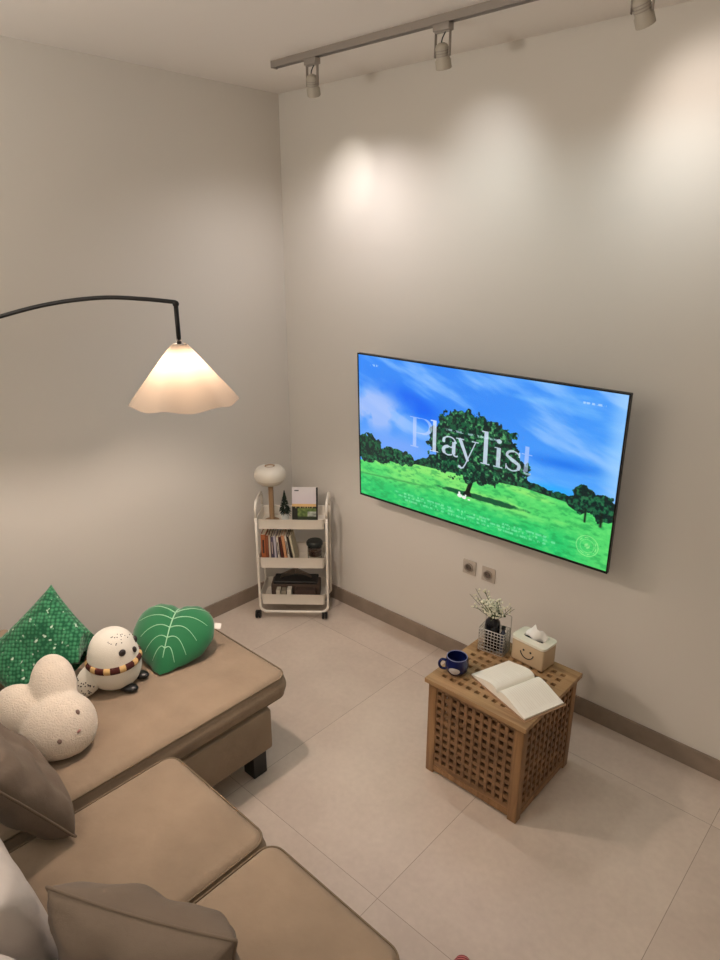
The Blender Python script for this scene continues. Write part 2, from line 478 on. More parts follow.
# ------------------------------------------------------------------ white rabbit plush
M_fleece = mat('cream_boucle', rgb(226, 212, 196), rough=.95, bump=.9, bscale=160, sheen=.4, spec=.1, var=.05, vscale=30, bdist=.006)
M_eye = mat('dark_thread', rgb(46, 38, 38), rough=.6)
M_brown = mat('brown_thread', rgb(120, 96, 86), rough=.7)
bun = thing('rabbit_plush', 'cream fluffy rabbit-head plush lying between the taupe cushion and the owl', 'plush toy',
            matrix=facing((1.052, -2.132, .562), (-.62, .78), .30))
BA, BB, BC = .142, .135, .105
bm = sph((0, 0, 0), 1, BA, BB, BC, seg=36)
def ear(ang, L, px):
    R = Matrix.Rotation(ang, 3, 'Z')
    bmm = sph((0, 0, 0), 1, .088, L, .066, seg=28)
    for v in bmm.verts: v.co = R @ (v.co+Vector((px, .165, -.01)))
    return bmm
merge(bm, ear(.44, .125, 0)); merge(bm, ear(-.38, .125, 0))
settle(bm, bun.matrix_world, .4915)
head = obj('head', bm, M_fleece, bun, smooth=True)
rm = head.modifiers.new('fuse', 'REMESH'); rm.mode = 'VOXEL'; rm.voxel_size = .008; rm.use_smooth_shade = True
sm = head.modifiers.new('soft', 'SMOOTH'); sm.iterations = 12; sm.factor = .6
def on_ellipsoid(x, y, a, b_, c_): return c_*math.sqrt(max(0, 1-(x/a)**2-(y/b_)**2))
for x, y in ((.104, -.012), (.006, -.062)):
    z = on_ellipsoid(x, y, BA, BB, BC)
    obj('eye', sph((x, y, z-.002), .0085, 1, 1.2, .6, seg=12), M_brown, bun, smooth=True)
x, y = .072, -.072
obj('nose', sph((x, y, on_ellipsoid(x, y, BA, BB, BC)-.001), .0075, 1.2, .7, .5, seg=12), mat('pink_nose', rgb(168, 120, 112), rough=.7), bun, smooth=True)

# ------------------------------------------------------------------ owl plush
M_owl = mat('white_plush', rgb(228, 222, 210), rough=.95, bump=.5, bscale=240, sheen=.4, spec=.1, bdist=.003)
owl = thing('owl_plush', 'white owl plush in a striped maroon and gold scarf, between the green cushions', 'plush toy', (.845, -1.795, .4915), math.radians(32))
# local +x is the way it faces
prof = [(0, 0), (.05, .002), (.088, .018), (.106, .05), (.112, .085), (.110, .12), (.106, .145), (.101, .17), (.092, .197), (.076, .225), (.052, .246), (.022, .257), (0, .259)]
pp = spline([(r, 0, z) for r, z in prof], 3)
obj('body', lathe([(max(p.x, 0), p.z) for p in pp[:-1]]+[(0, .259)], 36), M_owl, owl, smooth=True)
M_scarf = mat('striped_scarf', (1, 1, 1, 1), rough=.9, bump=.6, bscale=300)
nt = M_scarf.node_tree; b = nt.nodes['Principled BSDF']
tc = nt.nodes.new('ShaderNodeTexCoord'); sx_ = nt.nodes.new('ShaderNodeSeparateXYZ'); nt.links.new(tc.outputs['Object'], sx_.inputs[0])
at = nt.nodes.new('ShaderNodeMath'); at.operation = 'ARCTAN2'; nt.links.new(sx_.outputs['Y'], at.inputs[0]); nt.links.new(sx_.outputs['X'], at.inputs[1])
mu = nt.nodes.new('ShaderNodeMath'); mu.operation = 'MULTIPLY'; mu.inputs[1].default_value = 11; nt.links.new(at.outputs[0], mu.inputs[0])
si = nt.nodes.new('ShaderNodeMath'); si.operation = 'SINE'; nt.links.new(mu.outputs[0], si.inputs[0])
gt = nt.nodes.new('ShaderNodeMath'); gt.operation = 'GREATER_THAN'; gt.inputs[1].default_value = -.3; nt.links.new(si.outputs[0], gt.inputs[0])
mx = nt.nodes.new('ShaderNodeMixRGB'); mx.inputs[1].default_value = rgb(214, 178, 120); mx.inputs[2].default_value = rgb(74, 26, 22)
nt.links.new(gt.outputs[0], mx.inputs['Fac']); nt.links.new(mx.outputs[0], b.inputs['Base Color'])
bm = lathe([(.098, .112), (.113, .109), (.1185, .118), (.1165, .132), (.109, .139), (.096, .138), (.098, .112)], 48)
obj('scarf', bm, M_scarf, owl, smooth=True)
def owl_r(z):
    for (r0, z0), (r1, z1) in zip(prof, prof[1:]):
        if z0 <= z <= z1: return r0+(r1-r0)*(z-z0)/(z1-z0)
    return .05
for deg in (-34, 34):
    a = math.radians(deg); r = owl_r(.190)+.001
    obj('eye', sph((r*math.cos(a), r*math.sin(a), .190), .0155, .6, 1, 1, seg=14, rot=Matrix.Rotation(a, 3, 'Z')), M_eye, owl, smooth=True)
obj('beak', sph((owl_r(.176)+.005, 0, .176), .011, .9, .7, 1.3, seg=12), M_eye, owl, smooth=True)
for s in (-1, 1):
    # the wing sweeps back and down from the shoulder
    R = Matrix.Rotation(math.radians(-22*s), 3, 'Z') @ Matrix.Rotation(math.radians(24*s), 3, 'X') @ Matrix.Rotation(math.radians(38), 3, 'Y')
    off = Vector((-.062, s*.092, .070))
    bm = sph((0, 0, 0), 1, .052, .022, .088, seg=20)
    for v in bm.verts: v.co = R @ v.co+off; v.co.z = max(v.co.z, .003)
    w = obj('wing', bm, M_owl, owl, smooth=True)
    bm = bmesh.new()
    rnd = random.Random(3)
    for k in range(40):
        u = rnd.uniform(-.85, .85); v_ = rnd.uniform(-.9, -.15)
        if u*u+v_*v_ > .85: continue
        q = R @ Vector((u*.052, s*.022*math.sqrt(max(0, 1-u*u-v_*v_)), v_*.088))+off
        if q.z > .006: merge(bm, sph(q, .0028, seg=8))
    obj('feather_spots', bm, M_eye, w, smooth=True)['kind'] = 'stuff'
bm = bmesh.new(); rnd = random.Random(9)
for k in range(18):
    a = rnd.uniform(-1.2, .6); z = rnd.uniform(.222, .252); r = owl_r(z)
    merge(bm, sph((r*math.cos(a), r*math.sin(a), z), .0026, seg=8))
obj('head_spots', bm, M_eye, owl, smooth=True)
for s in (-1, 1):
    bm = sph((.085, s*.048, .014), 1, .042, .027, .016, seg=16)
    obj('foot', bm, M_black, owl, smooth=True)

# ------------------------------------------------------------------ leaf cushion
M_leaf = mat('green_velvet', rgb(26, 110, 66), rough=.75, sheen=.5, spec=.25, bump=.15, bscale=40)
M_vein = mat('pale_vein_stitch', rgb(176, 214, 182), rough=.8)
leaf = thing('leaf_cushion', 'green leaf-shaped velvet cushion with pale stitched veins near the chaise end', 'cushion',
             matrix=facing((.835, -1.500, .575), (.06, 1), .50))
LS = .955
def leaf_edge(a):
    return LS*leaf_outline(a)
def leaf_outline(a):
    """outline radius by angle; tip at -90deg, notch at +90deg"""
    x = math.sin(a); y = math.cos(a)       # a=0 up (notch)
    A = abs(math.atan2(x, y))
    ctrl = [(0, .150), (.30, .172), (.6, .196), (1.0, .208), (1.45, .200), (1.9, .180), (2.35, .168), (2.75, .178), (3.0, .210), (PI, .232)]
    for (a0, r0), (a1, r1) in zip(ctrl, ctrl[1:]):
        if a0 <= A <= a1:
            t = (A-a0)/(a1-a0); t = t*t*(3-2*t) if a0 > 0 else t
            return r0+(r1-r0)*t
    return .2
def leaf_z(rho, a):
    return .075*max(0, 1-rho**2.6)**.6
bm = bmesh.new(); NA = 72; NR = 14; rows = {}
for s in (1, -1):
    top = bm.verts.new((0, 0, s*leaf_z(0, 0))); prev = None
    for j in range(1, NR+1):
        rho = math.sin(PI/2*j/NR); ring = []
        for k in range(NA):
            a = 2*PI*k/NA; r = leaf_edge(a)*rho
            if j == NR and s == -1: ring.append(rows[k]); continue
            dent = -.018*math.exp(-(r*math.sin(a)/.018)**2)*max(0, math.cos(a))*rho if s > 0 else 0
            v = bm.verts.new((r*math.sin(a), r*math.cos(a), s*leaf_z(rho, a)+dent))
            ring.append(v)
            if j == NR: rows[k] = v
        for k in range(NA):
            k2 = (k+1) % NA
            f = (top, ring[k2], ring[k]) if prev is None else (prev[k], prev[k2], ring[k2], ring[k])
            bm.faces.new(f)
        prev = ring
settle(bm, leaf.matrix_world, .4915)
lb = obj('leaf_body', bm, M_leaf, leaf, smooth=True)
def leaf_pt(x, y, lift=.0015):
    a = math.atan2(x, y); r = math.hypot(x, y); rho = min(.999, r/leaf_edge(a))
    dent = -.018*math.exp(-(x/.018)**2)*max(0, math.cos(a))*rho
    return Vector((x, y, leaf_z(rho, a)+dent+lift))
obj('vein', tube([leaf_pt(0, .145-.27*k/24) for k in range(25)], [.0036-.0018*k/24 for k in range(25)], 6), M_vein, lb, smooth=True)
for y0, L, dr in ((.10, .15, .030), (.06, .16, -.01), (.015, .13, -.045), (-.035, .095, -.062), (-.085, .05, -.05)):
    for s in (-1, 1):
        pts = [leaf_pt(s*L*t, y0+dr*t*t+.03*math.sin(PI*t)*.6) for t in [k/14 for k in range(15)]]
        obj('vein', tube(pts, [.0026-.0014*k/14 for k in range(15)], 6), M_vein, lb, smooth=True)
M_tag = mat('white_tag', rgb(236, 230, 222), rough=.8)
obj('care_tag', bx((.197, .070, -.004), (.032, .028, .0015)), M_tag, leaf)

# ------------------------------------------------------------------ trolley
TM = math.atan2(.656, .755)
tr = thing('utility_trolley', 'white three-tier metal trolley on black castors in the room corner', 'trolley', (.212, -.541, 0), TM)
# local: x = along the front (0..0.48), y = depth towards the corner, z up
X0, X1, Y0, Y1 = .035, .475, .0, .235
for y in (Y0, Y1):
    r = .045
    pts = [(X0, y, .80)]
    def arc(cx, cz, a0, a1, rr): return [(cx+rr*math.cos(math.radians(a0+(a1-a0)*k/8)), y, cz+rr*math.sin(math.radians(a0+(a1-a0)*k/8))) for k in range(9)]
    loop = [(X0, y, .50), (X0, y, .10)]+arc(X0+r, .052+r, 180, 270, r)+arc(X1-r, .052+r, 270, 360, r)+[(X1, y, .5)]
    obj('frame_loop', tube([(X0, y, .71)]+loop+[(X1, y, .71)], .0085, 10), M_white, tr, smooth=True)
for x in (X0, X1):
    r = .05
    pts = [(x, Y0, .71)]+[(x, Y0+r-r*math.cos(PI/2*k/6), .755+r*math.sin(PI/2*k/6)) for k in range(7)]
    pts += [(x, Y1-r+r*math.sin(PI/2*k/6), .755+r*math.cos(PI/2*k/6)) for k in range(7)]+[(x, Y1, .71)]
    obj('side_handle', tube(pts, .0088, 10), M_white, tr, smooth=True)
def tray(z0, z1):
    bm = bmesh.new(); x0, x1 = X0+.004, X1-.016; y0, y1 = Y0-.004, Y1+.004
    t = .003; cx, cy = (x0+x1)/2, (y0+y1)/2
    outer = [rrect(x1-x0-.012, y1-y0-.012, .02, 5, z0, (cx, cy)), rrect(x1-x0, y1-y0, .025, 5, z1, (cx, cy)), rrect(x1-x0+.004, y1-y0+.004, .026, 5, z1+.003, (cx, cy)),
             rrect(x1-x0-2*t, y1-y0-2*t, .023, 5, z1, (cx, cy)), rrect(x1-x0-.012-2*t, y1-y0-.012-2*t, .018, 5, z0+t, (cx, cy))]
    R = [[bm.verts.new(p) for p in ring] for ring in outer]
    for A, B in zip(R, R[1:]):
        for k in range(len(A)): bm.faces.new((A[k], A[(k+1) % len(A)], B[(k+1) % len(A)], B[k]))
    bm.faces.new(R[0][::-1]); bm.faces.new(R[-1])
    return obj('tray', bm, M_white, tr, auto=.7)
tray(.634, .698); tray(.365, .438); tray(.104, .177)
for x, y in ((.0, 0), (.485, 0), (.0, Y1), (.485, Y1)):
    x2 = .018 if x == 0 else .452
    c = obj('castor', bx((x2, y, .050), (.034, .026, .010), bevel=.003), M_black, tr)
    bm = bmesh.new()
    for s in (-1, 1):
        add_lathe(bm, [(0, -.008), (.021, -.008), (.027, -.003), (.027, .003), (.021, .008), (0, .008)], 20)
        for v in bm.verts:
            if not v.tag:
                v.co = Vector((x2+s*.010+v.co.z, y+.006+v.co.x, .027+v.co.y)); v.tag = True
    obj('wheel', bm, M_black, c, smooth=True)
TZ = .698-.064+.0038
Mt = tr.matrix_world.copy() if False else Matrix.Translation((.212, -.541, 0)) @ Matrix.Rotation(TM, 4, 'Z')
def on_tr(x, y, z, rz=0): return Mt @ Matrix.Translation((x, y, z)) @ Matrix.Rotation(rz, 4, 'Z')

# mushroom lamp
lamp = thing('table_lamp', 'white mushroom table lamp with wooden stem on top of the trolley', 'lamp', matrix=on_tr(.118, .115, TZ))
M_shade = mat('cream_lamp_shell', rgb(214, 207, 194), rough=.3)
obj('base', lathe([(0, 0), (.045, 0), (.048, .004), (.046, .012), (.03, .018), (.014, .02), (0, .02)], 28), M_stem, lamp, auto=.7)
obj('stem', lathe([(0, .018), (.0165, .018), (.0165, .25), (0, .25)], 20), M_stem, lamp, auto=.7)
obj('lamp_shade', lathe([(.0, .250), (.03, .250), (.066, .258), (.086, .275), (.091, .29), (.0, .29)], 40), mat('lamp_lower_shell', rgb(196, 186, 170), rough=.35), lamp, auto=1)
obj('lamp_shade', lathe([(0, .290), (.093, .290), (.099, .305), (.0995, .325), (.092, .348), (.075, .364), (.045, .372), (.028, .372), (.026, .367), (0, .366)], 40), M_shade, lamp, auto=1)
obj('top_vent', lathe([(.026, .3665), (.027, .374), (.032, .374), (.032, .3705), (.0265, .3665)], 28), M_stem, lamp, smooth=True)

# little conifer in a pot
tree = thing('miniature_tree', 'tiny dark green conifer in a pale pot on the trolley', 'plant', matrix=on_tr(.199, .13, TZ))
obj('pot', lathe([(0, 0), (.020, 0), (.027, .045), (.029, .05), (.026, .05), (.0, .044)], 24), mat('pale_blue_pot', rgb(196, 202, 200), rough=.5), tree, auto=.7)
M_conifer = mat('conifer_needles', rgb(24, 38, 26), rough=.9)
obj('trunk', tube([(0, 0, .04), (0, 0, .07)], .004, 8), M_stem, tree, smooth=True)
bm = bmesh.new(); rnd = random.Random(4)
for k in range(420):
    t = rnd.random()**.8; z = .055+.150*t; r = .044*(1-t)+.003; a = rnd.uniform(0, 2*PI)
    p = Vector((r*.25*math.cos(a), r*.25*math.sin(a), z)); q = Vector((r*math.cos(a), r*math.sin(a), z-.012+rnd.uniform(-.005, .005)))
    add_tube(bm, [p, q], [.0028, .0006], 4)
obj('foliage', bm, M_conifer, tree)

# picture card leaning at the back
def raster_card(name, w, h, fn, nx, ny, material, parent, thick=.004):
    """thin standing card (x across, z up, front at -y) with vertex colours from fn(u,v) (v down)"""
    bm = bmesh.new(); layer = bm.loops.layers.float_color.new('Col')
    V = [[bm.verts.new((w*(i/nx-.5), 0, h*(1-j/ny))) for i in range(nx+1)] for j in range(ny+1)]
    B = {}
    for j in range(ny):
        for i in range(nx):
            f = bm.faces.new((V[j][i], V[j+1][i], V[j+1][i+1], V[j][i+1]))
            c = fn((i+.5)/nx, (j+.5)/ny)
            for l in f.loops: l[layer] = lin(c)+(1,)
    me = bpy.data.meshes.new(name); bm.to_mesh(me); bm.free()
    return link_mesh(name, me, material, parent, False)
M_vc = vcol_mat('printed_card', .5)
card = thing('picture_card', 'upright picture card of a green field under a white sky, leaning on the trolley top', 'picture',
             matrix=on_tr(.326, .135, TZ+.0014) @ Matrix.Rotation(math.radians(-8), 4, 'X'))
rndc = np.random.RandomState(5)
def cardfn(u, v):
    if u > .93: return (.08, .07, .06)
    if v < .50:
        if .10 < u < .26 and .09 < v < .12: return (.3, .3, .3)
        t = v/.5; return (.86-.03*t, .84-.05*t, .84-.02*t)
    if v < .58: return (.85, .70, .48)
    if v < .64: return (.16, .15, .12) if (math.sin(u*37)+math.sin(u*71)) > -.7 else (.65, .6, .4)
    if u < .22 and v > .52+.5*abs(u-.1): return (.10, .10, .08)
    if v > .88: return (.13, .17, .10)
    n = noise.noise(Vector((u*9, v*14, 1)))
    if u > .6 and v > .74: return (.60+.2*n, .62+.2*n, .58+.2*n)
    return (.36+.18*n, .44+.16*n, .22+.1*n)
obj('card_board', bx((0, .004, .108), (.165, .007, .216)), M_tag, card)
o = raster_card('print', .165, .216, cardfn, 60, 60, M_vc, card); o.location = (0, -.0002, 0)

# books in the middle tray
MZ = .365+.004
bcols = [(178, 104, 62), (150, 86, 58), (214, 200, 182), (96, 84, 104), (190, 184, 196), (222, 212, 200), (84, 40, 32), (206, 148, 108), (226, 216, 200), (52, 44, 40), (200, 190, 164)]
blabels = ['orange-brown book at the left end of the row on the trolley', 'russet book second from the left in the trolley row',
           'cream spine beside the russet book in the trolley row', 'muted purple book in the left half of the trolley row',
           'pale lilac book between the purple one and a white one', 'white-spined book at the middle of the trolley row',
           'dark maroon book just right of the middle white spine', 'salmon tan book right of the maroon one in the row',
           'cream book leaning right of the salmon tan one', 'black thin book near the right end of the row', 'pale olive book leaning at the right end of the row']
x = .051
paper = mat('paper_edge', rgb(222, 212, 192), rough=.9)
widths = [.030, .016, .012, .014, .015, .014, .016, .019, .013, .012, .015]
hts = [.205, .20, .195, .19, .195, .185, .19, .20, .20, .195, .195]
for i, (bc, bl) in enumerate(zip(bcols, blabels)):
    w = widths[i]; hh = hts[i]; lean = [0, 0, 0, -.02, -.04, -.08, -.10, -.12, -.14, -.15, -.17][i]
    Mb = on_tr(x, .045, MZ+.0005) @ Matrix.Rotation(lean, 4, 'Y')
    bk = thing('book', bl, 'book', matrix=Mb, group='books on the middle trolley tray')
    d = .13; t = .002
    bm = bmesh.new()
    add_box(bm, (t/2, d/2, hh/2), (t, d, hh)); add_box(bm, (w-t/2, d/2, hh/2), (t, d, hh)); add_box(bm, (w/2, t/2, hh/2), (w, t, hh))
    obj('cover', bm, mat('book_cover', rgb(*bc), rough=.6), bk)
    obj('pages', bx((w/2, d/2+.001, hh/2), (w-2*t-.0004, d-.008, hh-.008)), paper, bk)
    if i in (0, 3, 5, 8):
        obj('spine_title', bx((w/2, -.0004, hh*.6), (w*.35, .0008, hh*.45)), mat('spine_ink', rgb(60, 40, 36) if i != 3 else rgb(200, 180, 170), rough=.6), bk)
    nxt = [0, 0, 0, -.02, -.04, -.08, -.10, -.12, -.14, -.15, -.17, -.17][i+1]
    x += w/math.cos(lean)+.0014+.205*abs(nxt-lean)

# glass jar with a black lid
jar = thing('storage_jar', 'clear jar with a wide black lid on the middle tray of the trolley', 'jar', matrix=on_tr(.388, .09, MZ))
M_glass = bpy.data.materials.new('clear_glass'); M_glass.use_nodes = True
gb = M_glass.node_tree.nodes['Principled BSDF']; gb.inputs['Transmission Weight'].default_value = 1; gb.inputs['Roughness'].default_value = .05; gb.inputs['Base Color'].default_value = (.93, .95, .93, 1)
obj('jar_body', lathe([(0, 0), (.042, 0), (.046, .01), (.046, .105), (.040, .12), (.037, .12), (.043, .104), (.043, .012), (.038, .004), (0, .004)], 32), M_glass, jar, smooth=True)
obj('contents', lathe([(0, .005), (.038, .005), (.041, .013), (.041, .05), (0, .055)], 28), mat('pale_contents', rgb(218, 208, 190), rough=.8, bump=1, bscale=120), jar, auto=.8)
obj('contents_top', lathe([(0, .0555), (.041, .052), (.041, .095), (0, .097)], 28), mat('brown_contents', rgb(82, 50, 38), rough=.8, bump=1, bscale=120), jar, auto=.8)
obj('lid', lathe([(0, .121), (.050, .121), (.053, .126), (.053, .142), (.046, .151), (0, .153)], 32), mat('dark_green_lid', rgb(20, 26, 26), rough=.35), jar, auto=.8)

# bottom tray contents
LZ = .104+.0035
cs = thing('storage_case', 'long dark brown case with a black lid in the bottom tray of the trolley', 'box', matrix=on_tr(.255, .145, LZ))
obj('case_body', bx((0, 0, .0475), (.32, .115, .095), bevel=.008, seg=3), mat('case_brown', rgb(78, 62, 52), rough=.6), cs, auto=.6)
obj('case_lid', bx((0, 0, .106), (.29, .12, .022), bevel=.010, seg=3), mat('case_black', rgb(22, 18, 17), rough=.5), cs, auto=.6)
obj('case_handle', tube([(-.10, 0, .115), (-.095, 0, .128), (-.05, 0, .145), (.0, 0, .150), (.05, 0, .145), (.095, 0, .128), (.10, 0, .115)], .007, 8), mat('case_handle_grey', rgb(96, 84, 74), rough=.5), cs, smooth=True)
for i, (x, cc, w, hh, lb_, nm) in enumerate(((.150, (206, 196, 176), .026, .085, 'small cream packet standing in front of the dark case, leftmost', 'packet'),
                                       (.186, (150, 140, 122), .03, .08, 'olive grey packet standing between the two cream ones', 'packet'),
                                       (.222, (222, 214, 198), .028, .09, 'tallest cream packet standing in front of the dark case', 'packet'),
                                       (.325, (70, 52, 44), .13, .085, 'low dark brown carton in the bottom trolley tray, front right', 'carton'))):
    p_ = thing(nm, lb_, 'box', matrix=on_tr(x, .045, LZ), group=None)
    obj('carton_body', bx((0, 0, hh/2), (w, .05, hh), bevel=.003), mat('packet_paper', rgb(*cc), rough=.7), p_)
    obj('top_flap', bx((0, 0, hh+.0015), (w*.92, .046, .003)), mat('flap_paper', rgb(*[int(v*.85) for v in cc]), rough=.7), p_)

# ------------------------------------------------------------------ lattice storage table
TB = thing('lattice_side_table', 'square wooden storage table with lattice sides and top', 'side table', (2.077, -.618, 0))
def lattice(W, Hh, holes_x, holes_y, hole, th):
    """plate in the xy plane (0..W, 0..Hh), z 0..th, with square holes centred at holes_x / holes_y"""
    bm = bmesh.new()
    xs = [0]+[v for h in holes_x for v in (h-hole/2, h+hole/2)]+[W]
    ys = [0]+[v for h in holes_y for v in (h-hole/2, h+hole/2)]+[Hh]
    nx, ny = len(xs), len(ys)
    G = [[[bm.verts.new((x, y, z)) for y in ys] for x in xs] for z in (0, th)]
    solid = lambda i, j: 0 <= i < nx-1 and 0 <= j < ny-1 and not (i % 2 == 1 and j % 2 == 1)
    for i in range(nx-1):
        for j in range(ny-1):
            if not solid(i, j): continue
            for z in (0, 1):
                f = [G[z][i][j], G[z][i+1][j], G[z][i+1][j+1], G[z][i][j+1]]
                bm.faces.new(f if z else f[::-1])
            for (di, dj, a, b2) in ((-1, 0, (i, j), (i, j+1)), (1, 0, (i+1, j), (i+1, j+1)), (0, -1, (i, j), (i+1, j)), (0, 1, (i, j+1), (i+1, j+1))):
                if not solid(i+di, j+dj):
                    bm.faces.new((G[0][a[0]][a[1]], G[0][b2[0]][b2[1]], G[1][b2[0]][b2[1]], G[1][a[0]][a[1]]))
    return bm
hx = [.059+.0424*k for k in range(10)]; hy = [.0705+.0449*k for k in range(9)]
bm = lattice(.5, .5, hx, hy, .021, .022)
o = obj('top', bm, M_woodx, TB); o.location = (-.25, -.25, .478)
bv = o.modifiers.new('soften', 'BEVEL'); bv.width = .002; bv.segments = 2; bv.limit_method = 'ANGLE'
B = .2365
for sx_s in (-1, 1):
    for sy_s in (-1, 1):
        obj('leg', bx((sx_s*(B-.0215), sy_s*(B-.0215), .239), (.043, .043, .478), bevel=.005), M_woodz, TB, auto=.6)
def side(mat4):
    W = 2*B-.086; Hs = .43
    hxs = [W/2+(k-4.5)*.0396 for k in range(10)]; hzs = [.038+.0394*k for k in range(10)]
    bm = lattice(W, Hs, hxs, hzs, .0205, .010)
    # raised upright slats between the columns of openings
    for k in range(9):
        xm = (hxs[k]+hxs[k+1])/2
        add_box(bm, (xm, Hs/2, .0115), (.0150, Hs-.04, .003))
    o = obj('lattice_panel', bm, M_wood, TB); o.matrix_local = mat4
    for zc, hh in ((.012, .026), (.450, .040)):
        pass
    return o
Mside = Matrix(((1, 0, 0, -(B-.043)), (0, 0, -1, -(B-.014)), (0, 1, 0, .046), (0, 0, 0, 1)))
for k in range(4):
    R = Matrix.Rotation(PI/2*k, 4, 'Z')
    side(R @ Mside)
    for zc, hh, nm in ((.031, .030, 'bottom_rail'), (.477-.0005-.0, .001, None)):
        if nm:
            o = obj(nm, bx((0, -(B-.012), zc), (2*B-.086, .020, hh), bevel=.002), M_woodz, TB)
            o.matrix_local = R
obj('bottom_panel', bx((0, 0, .032), (2*B-.05, 2*B-.05, .010)), M_wood, TB)

TT = .5
# open book
bc0 = Vector((2.168, -.672, TT))
book = thing('open_book', 'open book with cream pages lying across the lattice table top', 'book', matrix=Matrix.Translation(bc0) @ Matrix.Rotation(math.radians(-18.5), 4, 'Z'))
M_page = mat('cream_page', rgb(238, 232, 220), rough=.85, spec=.2)
M_print = mat('faint_print', rgb(228, 220, 206), rough=.85)
M_cover = mat('book_cover_brown', rgb(150, 118, 88), rough=.6)
PW, PH = .170, .212
def page_top(t): # t 0 at spine, 1 at fore edge
    return .010+.032*math.sin(PI*min(1, t*1.0)**.5)*(1-t*.3)+.004*(1-t)
def page_bot(t): return .0035+.0*t
bm = bmesh.new(); add_box(bm, (-PW/2-.004, 0, .0015), (PW+.012, PH+.014, .003), bevel=.001); add_box(bm, (PW/2+.004, 0, .0015), (PW+.012, PH+.014, .003), bevel=.001)
obj('cover', bm, M_cover, book)
for s in (-1, 1):
    bm = bmesh.new(); N = 24; T = []
    for k in range(N+1):
        t = k/N; x = s*t*PW
        T.append([bm.verts.new((x, -PH/2, page_top(t))), bm.verts.new((x, PH/2, page_top(t))), bm.verts.new((x, PH/2, page_bot(t))), bm.verts.new((x, -PH/2, page_bot(t)))])
    for A, C_ in zip(T, T[1:]):
        for q in range(4): bm.faces.new((A[q], A[(q+1) % 4], C_[(q+1) % 4], C_[q]))
    bm.faces.new(T[0]); bm.faces.new(T[-1][::-1])
    pg = obj('page_block', bm, M_page, book, auto=.7)
    # lines of print
    bm = bmesh.new()
    for r in range(16):
        y = PH/2-.024-r*.0105; l0, l1 = .14, (.88 if r % 5 != 4 else .55)
        NN = 12; prev = None
        for k in range(NN+1):
            t = l0+(l1-l0)*k/NN
            if s < 0: t = 1-t+.02
            a = bm.verts.new((s*t*PW, y, page_top(t)+.0004)); b_ = bm.verts.new((s*t*PW, y+.0022, page_top(t)+.0004))
            if prev: bm.faces.new((prev[0], a, b_, prev[1]))
            prev = (a, b_)
    obj('text_lines', bm, M_print, pg)

# mug on a saucer
mug = thing('mug', 'navy blue round mug with a pale patch at the table corner', 'mug', matrix=Matrix.Translation((1.908, -.742, TT)) @ Matrix.Rotation(math.radians(-50), 4, 'Z') @ Matrix.Diagonal((1.12, 1.12, 1.08, 1)))
M_navy = mat('navy_glaze', rgb(18, 28, 80), rough=.18)
pr = [(0, .0), (.030, 0), (.033, .004), (.043, .018), (.0475, .038), (.046, .058), (.0415, .074), (.041, .078), (.0385, .078), (.0395, .072), (.0435, .056), (.0445, .038), (.040, .020), (.030, .008), (0, .008)]
mb = obj('cup', lathe(pr, 40), M_navy, mug, smooth=True)
obj('rim', lathe([(.0382, .0775), (.0398, .0800), (.0417, .0775), (.0398, .0768), (.0382, .0775)], 40), mat('pale_rim', rgb(120, 126, 170), rough=.2), mug, smooth=True)
hp = [Vector((0, -.043, .058)), Vector((0, -.058, .062)), Vector((0, -.068, .050)), Vector((0, -.068, .033)), Vector((0, -.058, .020)), Vector((0, -.042, .018))]
obj('handle', tube(spline(hp, 5), .0055, 10), M_navy, mug, smooth=True)
def mug_r(z):
    for (r0, z0), (r1, z1) in zip(pr[2:8], pr[3:9]):
        if z0 <= z <= z1: return r0+(r1-r0)*(z-z0)/(z1-z0)
    return .04
bm = bmesh.new(); NN = 14; grid = []
for i in range(NN+1):
    row = []
    for j in range(9):
        u = -1+2*i/NN; v = (-1+2*j/8)*math.sqrt(max(0, 1-u*u))
        a = math.radians(-18)+u*.50; z = .034+v*.015; r = mug_r(z)+.0006
        row.append(bm.verts.new((r*math.cos(a), r*math.sin(a), z)))
    grid.append(row)
for i in range(NN):
    for j in range(8): bm.faces.new((grid[i][j], grid[i+1][j], grid[i+1][j+1], grid[i][j+1]))
merge_doubles(bm)
obj('motif', bm, mat('grey_motif', rgb(196, 192, 192), rough=.3), mb, smooth=True)
M_teal = mat('teal_enamel', rgb(34, 74, 70), rough=.4)
# tissue box
tb = thing('tissue_box', 'cream tissue box with a black smiley face on the lattice table', 'tissue box', matrix=Matrix.Translation((2.113, -.432, TT)) @ Matrix.Rotation(math.radians(-5), 4, 'Z'))
M_cream = mat('cream_box', rgb(190, 168, 138), rough=.5)
M_lid = mat('white_lid', rgb(228, 222, 206), rough=.4)
obj('box_body', bx((0, 0, .054), (.168, .105, .108), bevel=.012, seg=4), M_cream, tb, auto=.9)
# lid plate with an oval slot
bm = bmesh.new(); n4 = 12
out0 = rrect(.178, .115, .022, 11, .110); out1 = rrect(.178, .115, .022, 11, .121)
N = len(out0)
def oval(z, a=.060, b2=.022):
    res = []
    for p in out0:
        ang = math.atan2(p.y/.0575, p.x/.089); res.append(Vector((a*math.cos(ang), b2*math.sin(ang), z)))
    return res
R = [[bm.verts.new(p) for p in ring] for ring in (oval(.110), out0, out1, oval(.121), oval(.110))]
R[4] = R[0]
for A, C_ in zip(R, R[1:]):
    for k in range(N): bm.faces.new((A[k], A[(k+1) % N], C_[(k+1) % N], C_[k]))
obj('lid', bm, M_lid, tb, auto=.5)
obj('slot_shadow_card', bx((0, 0, .1085), (.11, .04, .001)), mat('dark_inside', rgb(24, 20, 18), rough=.9), tb)
